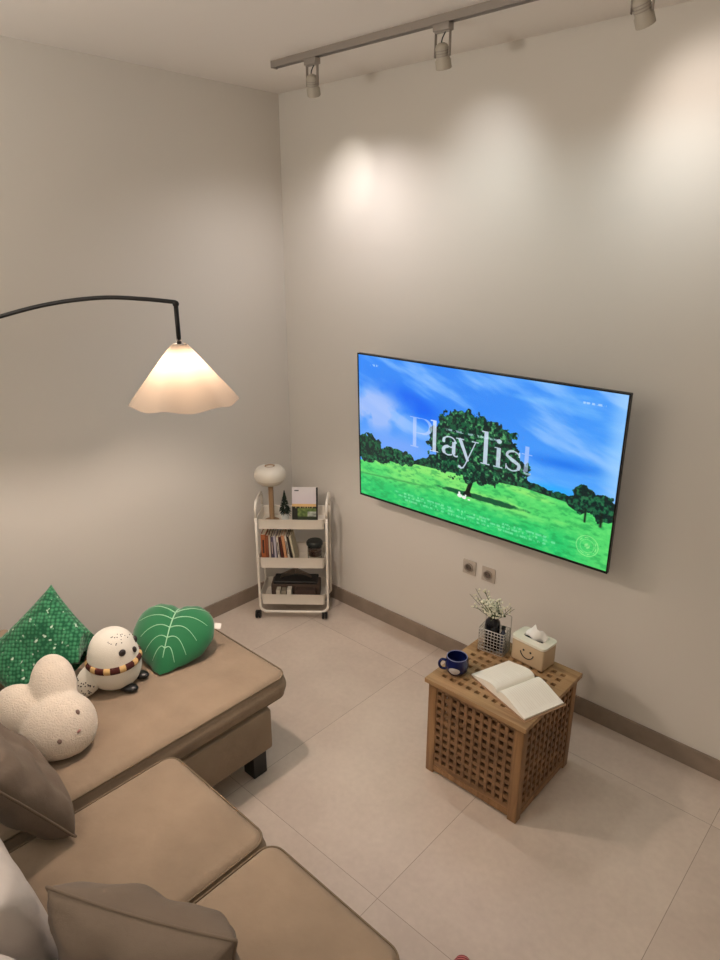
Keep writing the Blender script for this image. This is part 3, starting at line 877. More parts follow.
# tissue
bm = bmesh.new(); NU, NV = 22, 12; G = []
for i in range(NU+1):
    row = []
    for j in range(NV+1):
        u = i/NU; v = j/NV
        x = -.052+.104*u + .020*v*(u-.1); y = .008*math.sin(u*9)*(1-v*.3)+.022*v*math.sin(u*5+1)+.010*v*v
        z = .112+(.078*v*(1-.6*(2*u-1.15)**2)+.007*math.sin(u*14+v*3)*v)*(1-.15*v)
        row.append(bm.verts.new((x, y, z)))
    G.append(row)
for i in range(NU):
    for j in range(NV): bm.faces.new((G[i][j], G[i+1][j], G[i+1][j+1], G[i][j+1]))
o = obj('tissue', bm, mat('tissue_paper', rgb(232, 230, 226), rough=.95), tb, smooth=True)
sd = o.modifiers.new('thick', 'SOLIDIFY'); sd.thickness = .0012
# smile on the front
yf = -.0530
for x in (-.018, .018):
    obj('printed_eye', sph((x, yf, .072), .0055, 1, .2, 1, seg=12), M_black, tb, smooth=True)
obj('printed_smile', tube([(.034*math.cos(math.radians(a)), yf, .068+.034*math.sin(math.radians(a))) for a in range(-170, -5, 10)], .0024, 6), M_black, tb, smooth=True)

# wire basket with bottle and flowers
wb = thing('wire_basket', 'silver wire basket holding a dark bottle of small white flowers', 'basket', matrix=Matrix.Translation((1.932, -.475, TT)) @ Matrix.Rotation(math.radians(8), 4, 'Z'))
M_wire = mat('steel_wire', rgb(190, 186, 180), rough=.3, metal=.8)
bw, bd, bh = .125, .078, .115
bm = bmesh.new()
for k in range(8):
    z = .003+k*(bh-.003)/7
    add_tube(bm, rrect(bw, bd, .008, 3, z), .0016 if k < 7 else .0024, 6, True)
nxw = 9
for k in range(nxw):
    x = -bw/2+bw*k/(nxw-1)
    for s in (-1, 1):
        add_tube(bm, [(x*.985, s*bd/2, .003), (x*.985, s*bd/2, bh if s < 0 else bh)], .0014, 6)
for k in range(1, 5):
    y = -bd/2+bd*k/5
    for s in (-1, 1): add_tube(bm, [(s*bw/2, y, .003), (s*bw/2, y, bh)], .0014, 6)
    add_tube(bm, [(-bw/2, y, .002), (bw/2, y, .002)], .0014, 6)
obj('wire_mesh', bm, M_wire, wb, smooth=True)
bm = tube([(-bw/2, bd/2, .003), (-bw/2, bd/2, .175), (-bw/2+.01, bd/2, .18), (bw/2-.01, bd/2, .18), (bw/2, bd/2, .175), (bw/2, bd/2, .003)], .002, 6)
obj('back_hoop', bm, M_wire, wb, smooth=True)
def ontb(x, y, z=.004): return wb_m @ Matrix.Translation((x, y, z))
wb_m = Matrix.Translation((1.932, -.475, TT)) @ Matrix.Rotation(math.radians(8), 4, 'Z')
va = thing('bottle_vase', 'dark glass bottle vase with white filler flowers inside the wire basket', 'vase', matrix=ontb(-.012, 0))
M_dg = mat('dark_glass', rgb(16, 18, 26), rough=.12)
obj('bottle', lathe([(0, 0), (.034, 0), (.036, .006), (.036, .125), (.033, .145), (.022, .160), (.019, .172), (.021, .175), (.016, .175), (.015, .155), (0, .15)], 28), M_dg, va, auto=.9)
jr = thing('glass_bottle', 'small grey blue glass bottle beside the dark vase in the wire basket', 'bottle', matrix=ontb(.0425, 0))
obj('bottle_body', lathe([(0, 0), (.016, 0), (.017, .004), (.017, .085), (.012, .100), (.008, .105), (.008, .118), (0, .118)], 20), mat('smoke_glass', rgb(70, 74, 88), rough=.12), jr, auto=.9)
obj('cap', lathe([(0, .118), (.0095, .118), (.0095, .132), (0, .132)], 16), M_black, jr, auto=.7)
M_stemg = mat('green_stem', rgb(92, 104, 62), rough=.8)
M_flower = mat('white_blossom', rgb(232, 228, 206), rough=.8)
rnd = random.Random(11)
stems = bmesh.new(); flowers = bmesh.new(); leaves = bmesh.new()
for k in range(30):
    a = rnd.uniform(0, 2*PI); sp = rnd.uniform(.02, .125); hz = rnd.uniform(.215, .335)-sp*.55
    bend = rnd.uniform(.3, .8)
    p0 = Vector((.006*math.cos(a), .006*math.sin(a), .155)); p1 = Vector((sp*.35*math.cos(a), sp*.25*math.sin(a), .18)); p2 = Vector((sp*math.cos(a)-.022, sp*.6*math.sin(a)-.012, hz))
    pts = spline([p0, p1, p2], 5); add_tube(stems, pts, .0011, 5)
    for m in range(6):
        q0 = pts[rnd.randint(5, 9)]; q1 = q0+Vector((rnd.uniform(-.018, .018), rnd.uniform(-.014, .014), rnd.uniform(.004, .026)))
        add_tube(stems, [q0, q1], .0006, 4)
        merge(flowers, sph(q1, rnd.uniform(.0036, .0066), seg=6))
    if k % 2 == 0:
        q = pts[5]
        for s in (-1, 1):
            merge(leaves, sph(q+Vector((s*.010, rnd.uniform(-.006, .006), .006)), .011, .9, .35, .5, seg=8))
st = obj('flower_stems', stems, M_stemg, va, smooth=True)
tag(obj('blossoms', flowers, M_flower, st, smooth=True), kind='stuff')
tag(obj('leaves', leaves, mat('leaf_green', rgb(66, 84, 48), rough=.8), st, smooth=True), kind='stuff')

# ------------------------------------------------------------------ sockets
def socket(name, label, loc):
    t = thing(name, label, 'socket', loc, 0, 'wall sockets under the television')
    obj('plate', bx((0, -.004, 0), (.084, .008, .084), bevel=.003), mat('socket_plate', rgb(186, 176, 164), rough=.35), t, auto=.6)
    bm = lathe([(0, 0), (.021, 0), (.022, -.010), (.026, -.0105), (.027, 0)], 28)
    for v in bm.verts: v.co = Vector((v.co.x, v.co.z-.0075+.0, v.co.y))
    obj('socket_ring', bm, mat('socket_rim', rgb(150, 140, 128), rough=.4), t, smooth=True)
    bm = lathe([(0, 0), (.0205, 0)], 28)
    for v in bm.verts: v.co = Vector((v.co.x, -.0098, v.co.y))
    obj('socket_well', bm, mat('socket_well', rgb(98, 86, 76), rough=.6), t)
    bm = bmesh.new()
    for s in (-1, 1): add_box(bm, (s*.0095, -.0105, 0), (.005, .001, .005))
    obj('pin_holes', bm, M_black, t)
socket('wall_socket', 'left one of the two square wall sockets under the television', (1.477, 0, .600))
socket('wall_socket', 'right one of the two square wall sockets under the television', (1.601, 0, .597))
wu = thing('wall_fixture', 'pale box fixed to the wall at the right edge of the photo', 'wall fixture', (2.692, 0, 1.62))
obj('fixture_body', bx((0, -.02, 0), (.14, .04, .13), bevel=.012, seg=4), M_white, wu, auto=.8)
obj('dark_port', bx((-.045, -.0405, -.045), (.02, .002, .022), bevel=.0008), M_black, wu)

# ------------------------------------------------------------------ television
ya, ti, rl = .024, .046, -.015
ex = Vector((math.cos(ya), math.sin(ya), 0)); ny = Vector((math.sin(ya), -math.cos(ya), 0))
up = Vector((0, 0, 1))*math.cos(ti)+ny*math.sin(ti)
ex2 = ex*math.cos(rl)+up*math.sin(rl); up = up*math.cos(rl)-ex*math.sin(rl); ex = ex2
TVM = frame((1.581, -.218, 1.336), ex, up)     # local x right, y up, z out of the screen
TW, THh = 1.462, .822
tv = thing('television', 'large flat television showing a green field, tree and Playlist title', 'television', matrix=TVM)
bm = bmesh.new()
add_box(bm, (0, 0, -.012), (TW, THh, .022), bevel=.003)
add_box(bm, (0, -.10, -.040), (TW*.62, THh*.6, .036), bevel=.012)
obj('casing', bm, M_black, tv, auto=.6)
bz = .0065
bm = bmesh.new()
for s in (-1, 1):
    add_box(bm, (s*(TW/2-bz/2), 0, .0005), (bz, THh, .005)); add_box(bm, (0, s*(THh/2-bz/2)-(.0 if s > 0 else -.002), .0005), (TW-2*bz, bz if s > 0 else bz+.004, .005))
obj('bezel', bm, M_blackm, tv)
# arm to the wall, in world terms expressed locally
inv = TVM.inverted()
bm = bmesh.new()
add_box(bm, (1.581, -.0125, 1.30), (.30, .024, .26), bevel=.003)
for xx in (1.50, 1.66): add_box(bm, (xx, -.075, 1.30), (.04, .11, .05), bevel=.003)
add_box(bm, (1.581, -.135, 1.30), (.40, .016, .30), bevel=.003)
bm.transform(inv)
obj('wall_bracket', bm, M_blackm, tv)

# --- the picture on the screen, computed as colours on a fine grid
NX, NY = 640, 360
u, v = np.meshgrid((np.arange(NX)+.5)/NX, (np.arange(NY)+.5)/NY)
rs = np.random.RandomState(3)
def vnoise(x, y, seed):
    r = np.random.RandomState(seed); T = r.rand(64, 64)
    xi = np.floor(x).astype(int); yi = np.floor(y).astype(int); fx = x-xi; fy = y-yi
    fx = fx*fx*(3-2*fx); fy = fy*fy*(3-2*fy); xi %= 64; yi %= 64; x1 = (xi+1) % 64; y1 = (yi+1) % 64
    return (T[yi, xi]*(1-fx)+T[yi, x1]*fx)*(1-fy)+(T[y1, xi]*(1-fx)+T[y1, x1]*fx)*fy
def fbm(x, y, seed, o=5):
    s = 0; a = .5; t = 0
    for k in range(o):
        s = s+a*vnoise(x*2**k, y*2**k, seed+k); t += a; a *= .5
    return s/t
def ss(a, b_, x):
    t = np.clip((x-a)/(b_-a), 0, 1); return t*t*(3-2*t)
def mixc(base, col, m):
    m = np.clip(m, 0, 1)[..., None]
    return base*(1-m)+np.array(col)*m
asp = TW/THh; U_ = u*asp
img = np.zeros((NY, NX, 3))+np.array((.20, .54, .97))
img = mixc(img, (.34, .66, 1.0), ss(.15, .75, v)*.8)
img = mixc(img, (.36, .70, 1.0), ss(.45, 1.0, u)*.35)
img = mixc(img, (.0, .40, .96), np.clip(np.exp(-((u-.25)/.13)**2-((v-.26-(u-.24)*.45)/.075)**2)*1.3, 0, 1))
c1 = fbm(U_*1.6+v*1.0+3, v*8.0-U_*3.0+1, 10)
img = mixc(img, (.58, .77, 1.0), ss(.42, .68, c1)*.8*(1-.75*np.exp(-((u-.25)/.12)**2-((v-.27-(u-.24)*.45)/.08)**2)))
c2 = fbm(U_*1.6+8, v*9-U_*.4+4, 20)
img = mixc(img, (.55, .80, 1.0), ss(.50, .75, c2)*.55*ss(.4, .7, u))
c3 = fbm(U_*5+2, v*6+2, 30)
img = mixc(img, (.66, .76, .98), np.clip(np.exp(-((u-.08)/.12)**2-((v-.36)/.13)**2)*1.5*ss(.35, .6, c3), 0, .85))
img = mixc(img, (.50, .66, .98), np.exp(-((u-.2)/.2)**2-((v-.58)/.09)**2)*.8)
img = mixc(img, (.05, .42, .92), np.exp(-((u-.84)/.14)**2-((v-.44)/.035)**2)*.7)
img = mixc(img, (.66, .84, 1.0), ss(.93, 1.0, u)*.6)
img = mixc(img, (.12, .66, 1.0), np.exp(-((u-.80)/.1)**2-((v-.60)/.03)**2)*.9)
# horizon and grass
hz = np.interp(u, [0, .12, .25, .45, .70, .88, 1.0], [.745, .700, .668, .655, .632, .655, .70])
grass = ss(-.003, .003, v-hz)
gn = fbm(U_*26, v*60, 40); gl = fbm(U_*3, v*14-U_*1.0, 50)
gc = np.zeros_like(img)+np.array((.32, .84, .42))
gc = mixc(gc, (.60, .92, .46), ss(.42, .68, gl)*.8*(1-ss(.75, .95, v)))
gc = mixc(gc, (.08, .76, .42), ss(.76, .92, v)*.75*(1-ss(.82, 1.0, u)))
gc = mixc(gc, (.10, .60, .30), ss(.50, .75, gn)*.5)
gc = mixc(gc, (.50, .93, .50), ss(.45, .25, gn)*.35)
gc = mixc(gc, (.10, .45, .22), np.exp(-((v-.84+.11*u)/.006)**2)*ss(.4, .2, u)*.5)
img = img*(1-grass[..., None])+gc*grass[..., None]
def blob(cx, cy, rx, ry, n_, amp=.75):
    return 1-((u-cx)/rx)**2-((v-cy)/ry)**2+(n_-.5)*amp*2
leafn = fbm(U_*30, v*30, 60); leafs = fbm(U_*70, v*70, 70)
def foliage(img, m, dark=(.02, .13, .13), mid=(.06, .34, .22), lite=(.36, .66, .42), k=1):
    a = ss(-.03, .06, m)
    c = np.zeros_like(img)+np.array(dark)
    c = mixc(c, mid, ss(.42, .58, leafs)); c = mixc(c, lite, ss(.56, .74, leafs)*ss(.35, .6, leafn)*k)
    return img*(1-a[..., None])+c*a[..., None]
# distant tree line
tl = np.interp(u, [.24, .33, .60, .70, .80, .875, 1.0], [.665, .60, .60, .585, .612, .615, .62])
line = np.minimum(v-tl+(leafn-.5)*.03, hz+.004-v)
img = foliage(img, np.where(u > .25, line*30, -1), k=.2)
img = foliage(img, blob(.045, .645, .075, .10, leafn), k=.3)
img = foliage(img, blob(.17, .655, .09, .055, leafn), k=.6)
img = foliage(img, blob(.105, .685, .06, .045, leafn), k=.3)
for cx, cy, rx, ry in ((.905, .615, .040, .085), (.965, .640, .045, .085), (.885, .64, .03, .05)):
    img = foliage(img, blob(cx, cy, rx, ry, leafn), k=.35)
img = mixc(img, (.05, .10, .08), np.exp(-((u-.915)/.0035)**2)*ss(.66, .67, v)*ss(.75, .74, v)); img = mixc(img, (.05, .10, .08), np.exp(-((u-.965)/.0045)**2)*ss(.66, .67, v)*ss(.755, .745, v))
# shadow on the grass and main tree
sh = 1-((u-.55)/.185)**2-((v-.778)/.020)**2+(leafn-.5)
img = mixc(img, (.0, .28, .18), ss(-.1, .5, sh)*.9)
m = np.maximum.reduce([blob(.49, .375, .125, .135, leafn), blob(.42, .48, .10, .15, leafn), blob(.57, .42, .11, .15, leafn), blob(.50, .55, .165, .14, leafn), blob(.62, .53, .09, .11, leafn), blob(.40, .60, .07, .07, leafn)])
trk = .0085+.010*ss(.75, .79, v)
img = mixc(img, (.03, .07, .07), ss(trk+.002, trk-.002, np.abs(u-.498-.006*np.sin(v*30)))*ss(.6, .62, v)*ss(.792, .784, v))
img = foliage(img, m)
# animals under the tree
for cx, cy, rx, ry in ((.462, .800, .012, .015), (.480, .805, .010, .013), (.460, .782, .005, .010), (.486, .790, .004, .008), (.500, .812, .006, .006)):
    img = mixc(img, (.93, .95, .93), ss(0, .5, 1-((u-cx)/rx)**2-((v-cy)/ry)**2))
# ---- title lettering: strokes with serif shapes
X = u*asp; Y = v
def cap(x0, y0, x1, y1, w0, w1=None):
    w1 = w0 if w1 is None else w1
    dx, dy = (x1-x0), (y1-y0); L2 = dx*dx+dy*dy+1e-12
    t = np.clip(((X-x0)*dx+(Y-y0)*dy)/L2, 0, 1)
    d = np.hypot(X-x0-t*dx, Y-y0-t*dy)
    return ss(.0015, -.0015, d-(w0+(w1-w0)*t))
def bar(x0, y0, x1, y1): # axis box
    return ss(-.001, .001, X-x0)*ss(-.001, .001, x1-X)*ss(-.001, .001, Y-y0)*ss(-.001, .001, y1-Y)
def poly(pts, ws):
    m_ = np.zeros_like(X)
    for (a, b_, wa, wb_) in zip(pts, pts[1:], ws, ws[1:]): m_ = np.maximum(m_, cap(a[0], a[1], b_[0], b_[1], wa, wb_))
    return m_
def arcp(cx, cy, rx, ry, a0, a1, n=14): return [(cx+rx*math.cos(math.radians(a0+(a1-a0)*k/n)), cy+ry*math.sin(math.radians(a0+(a1-a0)*k/n))) for k in range(n+1)]
T = []
bs = .548; xh = .427; tp = .345; thin = .0022; SW = .0112
def stem(xc, y0, y1, w=SW): return bar(xc-w, y0, xc+w, y1)
def serif(xc, y, w=.026): return bar(xc-w, y-.0035, xc+w, y+.0035)
X0_ = X.copy()
def spread(xc, k): return xc+(X0_-xc)/k
# P
xp = .262*asp; X = spread(xp, 1.22); g_ = np.maximum.reduce([stem(xp, tp+.01, bs), serif(xp, bs), bar(xp-.03, tp+.004, xp+.035, tp+.010)])
bw_ = arcp(xp+.052, tp+.056, .050, .050, -95, 95); g_ = np.maximum(g_, poly([(xp+.01, tp+.007)]+bw_+[(xp+.01, tp+.107)], [thin]*3+[.005+.0065*math.sin(PI*k/12) for k in range(13)]+[thin]*2)); T.append((g_, .62, (.80, .84, 1.0)))
W3 = (.88, .92, 1.0)
# l
xl = .349*asp; X = spread(xl, 1.2); T.append((np.maximum.reduce([stem(xl, tp, bs), serif(xl, bs), bar(xl-.026, tp, xl, tp+.007)]), .85, W3))
# a
xa = .428*asp; X = spread(xa-.02, 1.20)
g_ = np.maximum.reduce([stem(xa, xh+.030, bs-.012, .0105), poly(arcp(xa-.027, xh+.032, .036, .030, 0, -190), [.009]+[.0045]*10+[.007, .008, .0085, .009])])
g_ = np.maximum(g_, poly([(xa, xh+.045)]+arcp(xa-.030, bs-.027, .033, .028, -60, -270)+[(xa-.01, bs-.006)]+[(xa, bs-.018)], [.004]*4+[.010]*8+[.0045]*5))
g_ = np.maximum(g_, poly(arcp(xa+.014, bs-.014, .014, .014, 180, 40), [.010]+[.005]*13+[.003])); T.append((g_, .85, W3))
# y
xy = .486*asp; X = spread(xy, 1.20)
g_ = np.maximum.reduce([cap(xy-.045, xh+.004, xy+.002, bs+.005, .0105, .0085), cap(xy+.045, xh+.004, xy-.010, bs+.035, .003, .0035), serif(xy-.046, xh, .024), serif(xy+.043, xh, .020), poly([(xy-.010, bs+.035), (xy-.022, bs+.060), (xy-.036, bs+.066), (xy-.045, bs+.058)], [.0035, .004, .006, .009])])
T.append((g_, .85, W3))
# l
xl = .556*asp; X = spread(xl, 1.2); T.append((np.maximum.reduce([stem(xl, tp, bs), serif(xl, bs), bar(xl-.026, tp, xl, tp+.007)]), .85, W3))
# i
xi_ = .605*asp; X = spread(xi_, 1.2); T.append((np.maximum.reduce([stem(xi_, xh, bs), serif(xi_, bs), bar(xi_-.024, xh, xi_, xh+.007), cap(xi_, xh-.038, xi_, xh-.038, .014)]), .80, W3))
# s
xs_ = .658*asp; X = spread(xs_, 1.24)
g_ = poly(arcp(xs_, xh+.030, .032, .028, -20, -190)+[(xs_, xh+.058)]+arcp(xs_, bs-.030, .034, .030, -30, 165), [.004]*6+[.007]*9+[.0115]+[.009]*5+[.0045]*10)
T.append((np.maximum.reduce([g_, bar(xs_+.029, xh+.004, xs_+.035, xh+.034), bar(xs_-.037, bs-.036, xs_-.031, bs-.002)]), .80, W3))
# t
xt = .706*asp; X = spread(xt, 1.2)
g_ = np.maximum.reduce([bar(xt-.0105, xh-.045, xt+.0105, bs-.014), bar(xt-.028, xh, xt+.028, xh+.007), poly(arcp(xt+.010, bs-.016, .018, .016, 180, 30), [.009]+[.006]*12+[.003]*2)])
T.append((g_, .60, (.82, .84, 1.0)))
X = X0_
for g_, a, c in T: img = mixc(img, c, g_*a)
# caption rows, small corner lines and the round mark
tn = fbm(X*90, Y*40, 90)
for yy, x0, x1 in ((.905, .17, .60), (.925, .17, .83), (.948, .20, .80), (.905, .63, .80)):
    img = mixc(img, (.74, .98, .80), ss(.48, .56, tn)*ss(.0085, .006, np.abs(Y-yy))*ss(x0, x0+.003, u)*ss(x1, x1-.003, u)*.42)
for yy, x0, x1 in ((.060, .055, .098), (.075, .86, .945), (.385, .39, .60)):
    img = mixc(img, (.86, .92, 1.0), ss(.45, .55, tn)*ss(.0075, .005, np.abs(Y-yy))*ss(x0, x0+.003, u)*ss(x1, x1-.003, u)*.6)
rr = np.hypot(X-.932*asp, Y-.882)
img = mixc(img, (.72, .97, .62), ss(.004, .002, np.abs(rr-.062))*.5); img = mixc(img, (.72, .97, .62), ss(.003, .0015, np.abs(rr-.040))*.4)
img = mixc(img, (.72, .97, .62), ss(.004, .001, np.abs(rr-.051))*ss(.5, .6, tn)*.7)
img = mixc(img, (.72, .97, .62), ss(.018, .014, rr)*ss(.45, .6, fbm(X*60, Y*60, 95))*.6)
img = np.clip(img, 0, 1)
imgl = np.where(img <= .04045, img/12.92, ((img+.055)/1.055)**2.4)
# mesh grid, one face per cell, colour per corner
sw, sh_ = TW-2*bz, THh-2*bz-.003
gx = np.linspace(-sw/2, sw/2, NX+1); gy = np.linspace(sh_/2+.0015, -sh_/2+.0015, NY+1)
GX, GY = np.meshgrid(gx, gy)
co = np.stack([GX, GY, np.full_like(GX, -.0003)], -1).reshape(-1, 3).astype(np.float32)
ii, jj = np.meshgrid(np.arange(NX), np.arange(NY)); a0 = jj*(NX+1)+ii
faces = np.stack([a0, a0+NX+1, a0+NX+2, a0+1], -1).reshape(-1, 4).astype(np.int32)
me = bpy.data.meshes.new('screen')
me.vertices.add(len(co)); me.vertices.foreach_set('co', co.ravel())
nf = len(faces); me.loops.add(nf*4); me.loops.foreach_set('vertex_index', faces.ravel())
me.polygons.add(nf); me.polygons.foreach_set('loop_start', np.arange(nf, dtype=np.int32)*4)
me.update(calc_edges=True)
ca = me.color_attributes.new('Col', 'FLOAT_COLOR', 'CORNER')
cols = np.concatenate([np.repeat(imgl.reshape(-1, 3), 4, axis=0), np.ones((nf*4, 1))], 1).astype(np.float32)
ca.data.foreach_set('color', cols.ravel())
M_scr = vcol_mat('screen_picture', rough=.25, emission=1.0)
scr = link_mesh('screen', me, M_scr, tv, False)
scr['label'] = 'lit screen with blue sky, green field and the word Playlist'

# ------------------------------------------------------------------ ceiling track and spotlights
TX0, TX1, TY = .527, 2.75, -.478
trk_ = thing('lighting_track', 'grey ceiling lighting track parallel to the television wall', 'lighting track', (TX0, TY, H))
bm = bmesh.new(); L = TX1-TX0
add_box(bm, (L/2, -.0155, -.014), (L, .004, .028)); add_box(bm, (L/2, .0155, -.014), (L, .004, .028)); add_box(bm, (L/2, 0, -.003), (L, .034, .006))
obj('rail', bm, M_grey, trk_)
obj('conductor', bx((L/2, 0, -.010), (L-.01, .020, .006)), M_black, trk_)
obj('end_cap', bx((-.004, 0, -.015), (.010, .037, .031), bevel=.002), M_grey, trk_)
spots = [(.785, (.565, 0, 2.66), 'leftmost of the three ceiling spotlights'), (1.515, (1.43, 0, 2.60), 'middle one of the three ceiling spotlights'), (2.285, (2.38, 0, 2.72), 'spotlight nearest the right edge of the photo')]
heads = []
for x, aim, lbl in spots:
    s = thing('spotlight', lbl, 'spotlight', (x, TY, H-.028), 0, 'ceiling track spotlights')
    obj('adapter', bx((0, 0, -.013), (.075, .036, .026), bevel=.004), M_grey, s, auto=.6)
    PV = -.098
    bm = bmesh.new()
    for sd_ in (-1, 1): add_box(bm, (sd_*.034, 0, (-.026+PV)/2-.006), (.003, .014, abs(PV)-.012), bevel=.001)
    add_box(bm, (0, 0, -.0275), (.071, .016, .003))
    obj('yoke', bm, M_grey, s)
    d = (Vector(aim)-Vector((x, TY, H-.028+PV))); d = Vector((d.x*.5, d.y*.35, d.z)).normalized()
    R = d.to_track_quat('-Z', 'Y').to_matrix()
    bm = lathe([(0, .034), (.012, .034), (.022, .028), (.026, .018), (.027, -.018), (.031, -.024), (.031, -.052), (.028, -.054), (.026, -.046), (0, -.040)], 28)
    for v_ in bm.verts: v_.co = R @ v_.co+Vector((0, 0, PV))
    h_ = obj('lamp_head', bm, M_head, s, auto=.7)
    bm = bmesh.new()
    for k in range(3):
        add_lathe(bm, [(.0262, .012-k*.009), (.0285, .012-k*.009), (.0285, .009-k*.009), (.0262, .009-k*.009)], 24)
    for v_ in bm.verts: v_.co = R @ v_.co+Vector((0, 0, PV))
    obj('cooling_fin', bm, M_grey, h_, smooth=False)
    bm = lathe([(0, -.0525), (.0255, -.0525)], 24)
    for v_ in bm.verts: v_.co = R @ v_.co+Vector((0, 0, PV))
    obj('lens', bm, emit('spot_lens', (1, .9, .75, 1), 4), h_)
    obj('cable', tube(spline([(.012, 0, -.028), (.004, -.008, -.05), (-.002, -.006, -.07), (0, 0, PV+.035)], 5), .0025, 6), M_black, s, smooth=True)
    pos = Vector((x, TY, H-.028+PV))+d*.062
    heads.append((pos, Vector(aim)))

# ------------------------------------------------------------------ arc floor lamp
P0 = Vector((.150, -2.41, 0)); tipp = Vector((1.155, -1.53, 0)); dd = (tipp-P0); LL = dd.length; dd.normalize()
fl = thing('arc_floor_lamp', 'black arc floor lamp with a white pleated cone shade glowing warm', 'floor lamp', P0)
obj('base', lathe([(0, 0), (.128, 0), (.130, .004), (.130, .018), (.124, .024), (.02, .026), (0, .026)], 40), M_blackm, fl, auto=.6)
obj('pole', tube([(0, 0, .025), (0, 0, 1.55), (0, 0, 1.66)], .011, 14), M_blackm, fl, smooth=True)
arcpts = [(0, 1.64), (.05, 1.74), (.18, 1.855), (.38, 1.960), (.694, 2.053), (.887, 2.098), (1.07, 2.119), (1.217, 2.115), (LL, 2.104)]
obj('arm', tube(spline([dd*s_+Vector((0, 0, z_)) for s_, z_ in arcpts], 8), .0075, 12), M_blackm, fl, smooth=True)
tl_ = dd*LL
obj('joint', sph(tl_+Vector((0, 0, 2.098)), .012, seg=16), M_blackm, fl, smooth=True)
obj('drop_rod', tube([tl_+Vector((0, 0, 2.092)), tl_+Vector((0, 0, 1.950))], .0085, 12), M_blackm, fl, smooth=True)
M_clo = bpy.data.materials.new('translucent_shade'); M_clo.use_nodes = True
nt = M_clo.node_tree; nt.nodes.clear()
out = nt.nodes.new('ShaderNodeOutputMaterial'); tr_ = nt.nodes.new('ShaderNodeBsdfTranslucent'); df = nt.nodes.new('ShaderNodeBsdfDiffuse'); mxs = nt.nodes.new('ShaderNodeMixShader')
tr_.inputs['Color'].default_value = (.064, .048, .034, 1); df.inputs['Color'].default_value = rgb(232, 220, 208); mxs.inputs['Fac'].default_value = .5
nt.links.new(tr_.outputs[0], mxs.inputs[2]); nt.links.new(df.outputs[0], mxs.inputs[1]); nt.links.new(mxs.outputs[0], out.inputs['Surface'])
def wavy(t, z):
    k = (1.957-z)/.24
    return 1+k*(.030*math.cos(2*PI*t*7)+.014*math.cos(2*PI*t*3+1))
pf = [(.022, 1.957), (.032, 1.950), (.058, 1.922), (.094, 1.878), (.130, 1.834), (.166, 1.790), (.199, 1.745)]
bm = bmesh.new(); seg = 96; rings = []
for r, z in spline([(r, 0, z) for r, z in pf], 3) and [(p.x, p.z) for p in spline([(r, 0, z) for r, z in pf], 3)]:
    ring = []
    for k in range(seg):
        t = k/seg; rr_ = r*wavy(t, z); dz = .006*((1.957-z)/.21)**3*math.cos(2*PI*t*7)
        ring.append(bm.verts.new(tl_+Vector((rr_*math.cos(2*PI*t), rr_*math.sin(2*PI*t), z+dz))))
    rings.append(ring)
for A, C_ in zip(rings, rings[1:]):
    for k in range(seg): bm.faces.new((A[k], A[(k+1) % seg], C_[(k+1) % seg], C_[k]))
o = obj('lamp_shade', bm, M_clo, fl, smooth=True); o['label'] = 'white cone cloth shade with wavy hem'
obj('bulb_socket', tube([tl_+Vector((0, 0, 1.957)), tl_+Vector((0, 0, 1.925))], .018, 14), M_white, fl, smooth=True)
obj('bulb', sph(tl_+Vector((0, 0, 1.908)), .026, 1, 1, 1.05, seg=20), emit('warm_bulb', (1, .72, .38, 1), 8), fl, smooth=True)

# ------------------------------------------------------------------ red slipper at the bottom edge
sl = thing('slipper', 'red striped slipper toe at the bottom edge of the photo', 'slipper', (2.487, -1.497, 0), math.radians(30))
M_red = mat('red_knit', rgb(150, 40, 44), rough=.9, bump=1, bscale=180)
nt = M_red.node_tree; b = nt.nodes['Principled BSDF']; tc = nt.nodes.new('ShaderNodeTexCoord'); wv = nt.nodes.new('ShaderNodeTexWave')
wv.inputs['Scale'].default_value = 28; wv.bands_direction = 'Y'; cr = nt.nodes.new('ShaderNodeValToRGB')
cr.color_ramp.elements[0].color = rgb(96, 16, 22); cr.color_ramp.elements[1].color = rgb(206, 120, 120)
nt.links.new(tc.outputs['Object'], wv.inputs['Vector']); nt.links.new(wv.outputs['Fac'], cr.inputs['Fac']); nt.links.new(cr.outputs['Color'], b.inputs['Base Color'])
bm = bmesh.new(); N = 20; rings = []
for k in range(N+1):
    t = k/N; y = .03-.27*t; w_ = .044*math.sqrt(max(.0, 1-(1-min(1, t*3.2))**2))*(1-.18*math.sin(PI*t))+.0008; hh = (.05*math.sqrt(max(0, 1-(1-min(1, t*2.5))**2)))*(1-.1*t)+.006
    rings.append([bm.verts.new((w_*math.cos(a), y, .010+max(0, hh*math.sin(a)))) for a in [PI*q/12 for q in range(13)]])
for A, C_ in zip(rings, rings[1:]):
    for q in range(12): bm.faces.new((A[q], A[q+1], C_[q+1], C_[q]))
    bm.faces.new((A[12], A[0], C_[0], C_[12]))
bm.faces.new(rings[0]); bm.faces.new(rings[-1][::-1])
obj('upper', bm, M_red, sl, smooth=True)
bm = bmesh.new(); P = [(.047*math.sin(a)*(1 if True else 1), .0-.115+.15*math.cos(a)) for a in [2*PI*k/32 for k in range(32)]]
lo = [bm.verts.new((x_, y_, 0)) for x_, y_ in P]; hi = [bm.verts.new((x_, y_, .010)) for x_, y_ in P]
for k in range(32): bm.faces.new((lo[k], lo[(k+1) % 32], hi[(k+1) % 32], hi[k]))
bm.faces.new(lo[::-1]); bm.faces.new(hi)
obj('sole', bm, mat('dark_red_sole', rgb(90, 26, 30), rough=.8), sl)

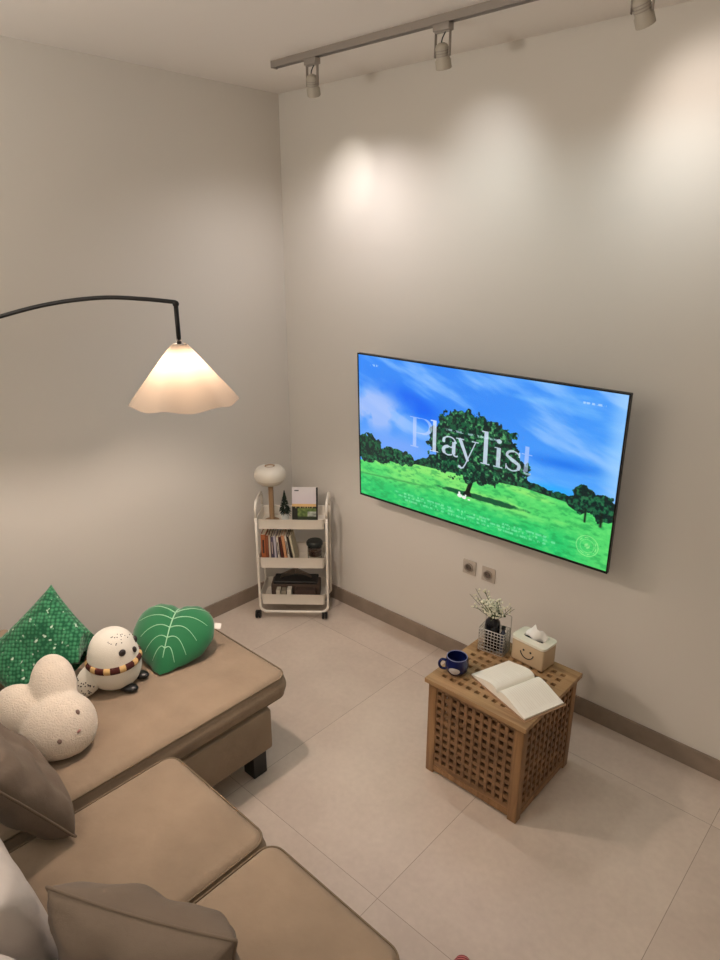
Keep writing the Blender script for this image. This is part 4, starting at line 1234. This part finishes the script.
# ------------------------------------------------------------------ lights
def light(kind, name, loc, energy, col, **k):
    l = bpy.data.lights.new(name, kind); l.energy = energy; l.color = col
    for a, v_ in k.items(): setattr(l, a, v_)
    o = bpy.data.objects.new(name, l); COL.objects.link(o); o.location = loc; return o
def aim_at(o, target):
    o.rotation_euler = (Vector(target)-o.location).to_track_quat('-Z', 'Y').to_euler()
warm = (1, .86, .70); neutral = (1, .93, .84)
cfg = [(6.0, 44, (1, .95, .88), 29, (1, .93, .93)), (4.6, 84, (.98, .97, .98), 6, (.84, 1, 1)), (6.8, 88, (1, .89, .82), 11, (.82, .96, 1))]
for (pos, aim), (E, ang, colr, F, colf) in zip(heads, cfg):
    a = light('SPOT', 'spot_beam', pos, E, colr, spot_size=math.radians(ang), spot_blend=1.0, shadow_soft_size=.02); aim_at(a, aim)
    f_ = light('SPOT', 'spot_flood', pos, F, colf, spot_size=math.radians(150), spot_blend=1.0, shadow_soft_size=.02)
    aim_at(f_, (pos.x, pos.y+.06, pos.z-1))
light('POINT', 'floor_lamp_bulb', P0+tl_+Vector((0, 0, 1.856)), 33, (1, .83, .72), shadow_soft_size=.03)
# fill lights added outside the frame, no lamps of the room
# unseen, aimed upward so the ceiling bounces more light down
for loc, E, colr in (((3.9, -3.4, 1.9), 26, (1, .88, .76)), ((1.2, -3.9, 1.9), 56, (1, .96, .90))):
    rl_ = light('AREA', 'upward_fill', loc, E, colr, size=.4)
    rl_.rotation_euler = (PI, 0, 0)
S.world = bpy.data.worlds.new('w'); S.world.use_nodes = True
S.world.node_tree.nodes['Background'].inputs['Color'].default_value = (.8, .7, .6, 1); S.world.node_tree.nodes['Background'].inputs['Strength'].default_value = .0

# ------------------------------------------------------------------ camera
cd = bpy.data.cameras.new('camera'); cam = bpy.data.objects.new('camera', cd); COL.objects.link(cam)
yaw, pit, roll = -.7444, .3352, -.0004
fw = Vector((math.sin(yaw)*math.cos(pit), math.cos(yaw)*math.cos(pit), -math.sin(pit)))
r_ = fw.cross(Vector((0, 0, 1))).normalized(); u_ = r_.cross(fw)
Mc = Matrix.Identity(4)
for i in range(3): Mc[i][0] = r_[i]; Mc[i][1] = u_[i]; Mc[i][2] = -fw[i]
Mc.translation = Vector((3.3021, -2.8894, 2.287)); cam.matrix_world = Mc
cd.sensor_fit = 'VERTICAL'; cd.sensor_height = 24; cd.sensor_width = 18; cd.lens = 666.35/960*24
cd.clip_start = .01
S.camera = cam
S.view_settings.view_transform = 'Standard'; S.view_settings.look = 'None'; S.view_settings.gamma = 1
S.view_settings.use_curve_mapping = False; S.view_settings.exposure = 0
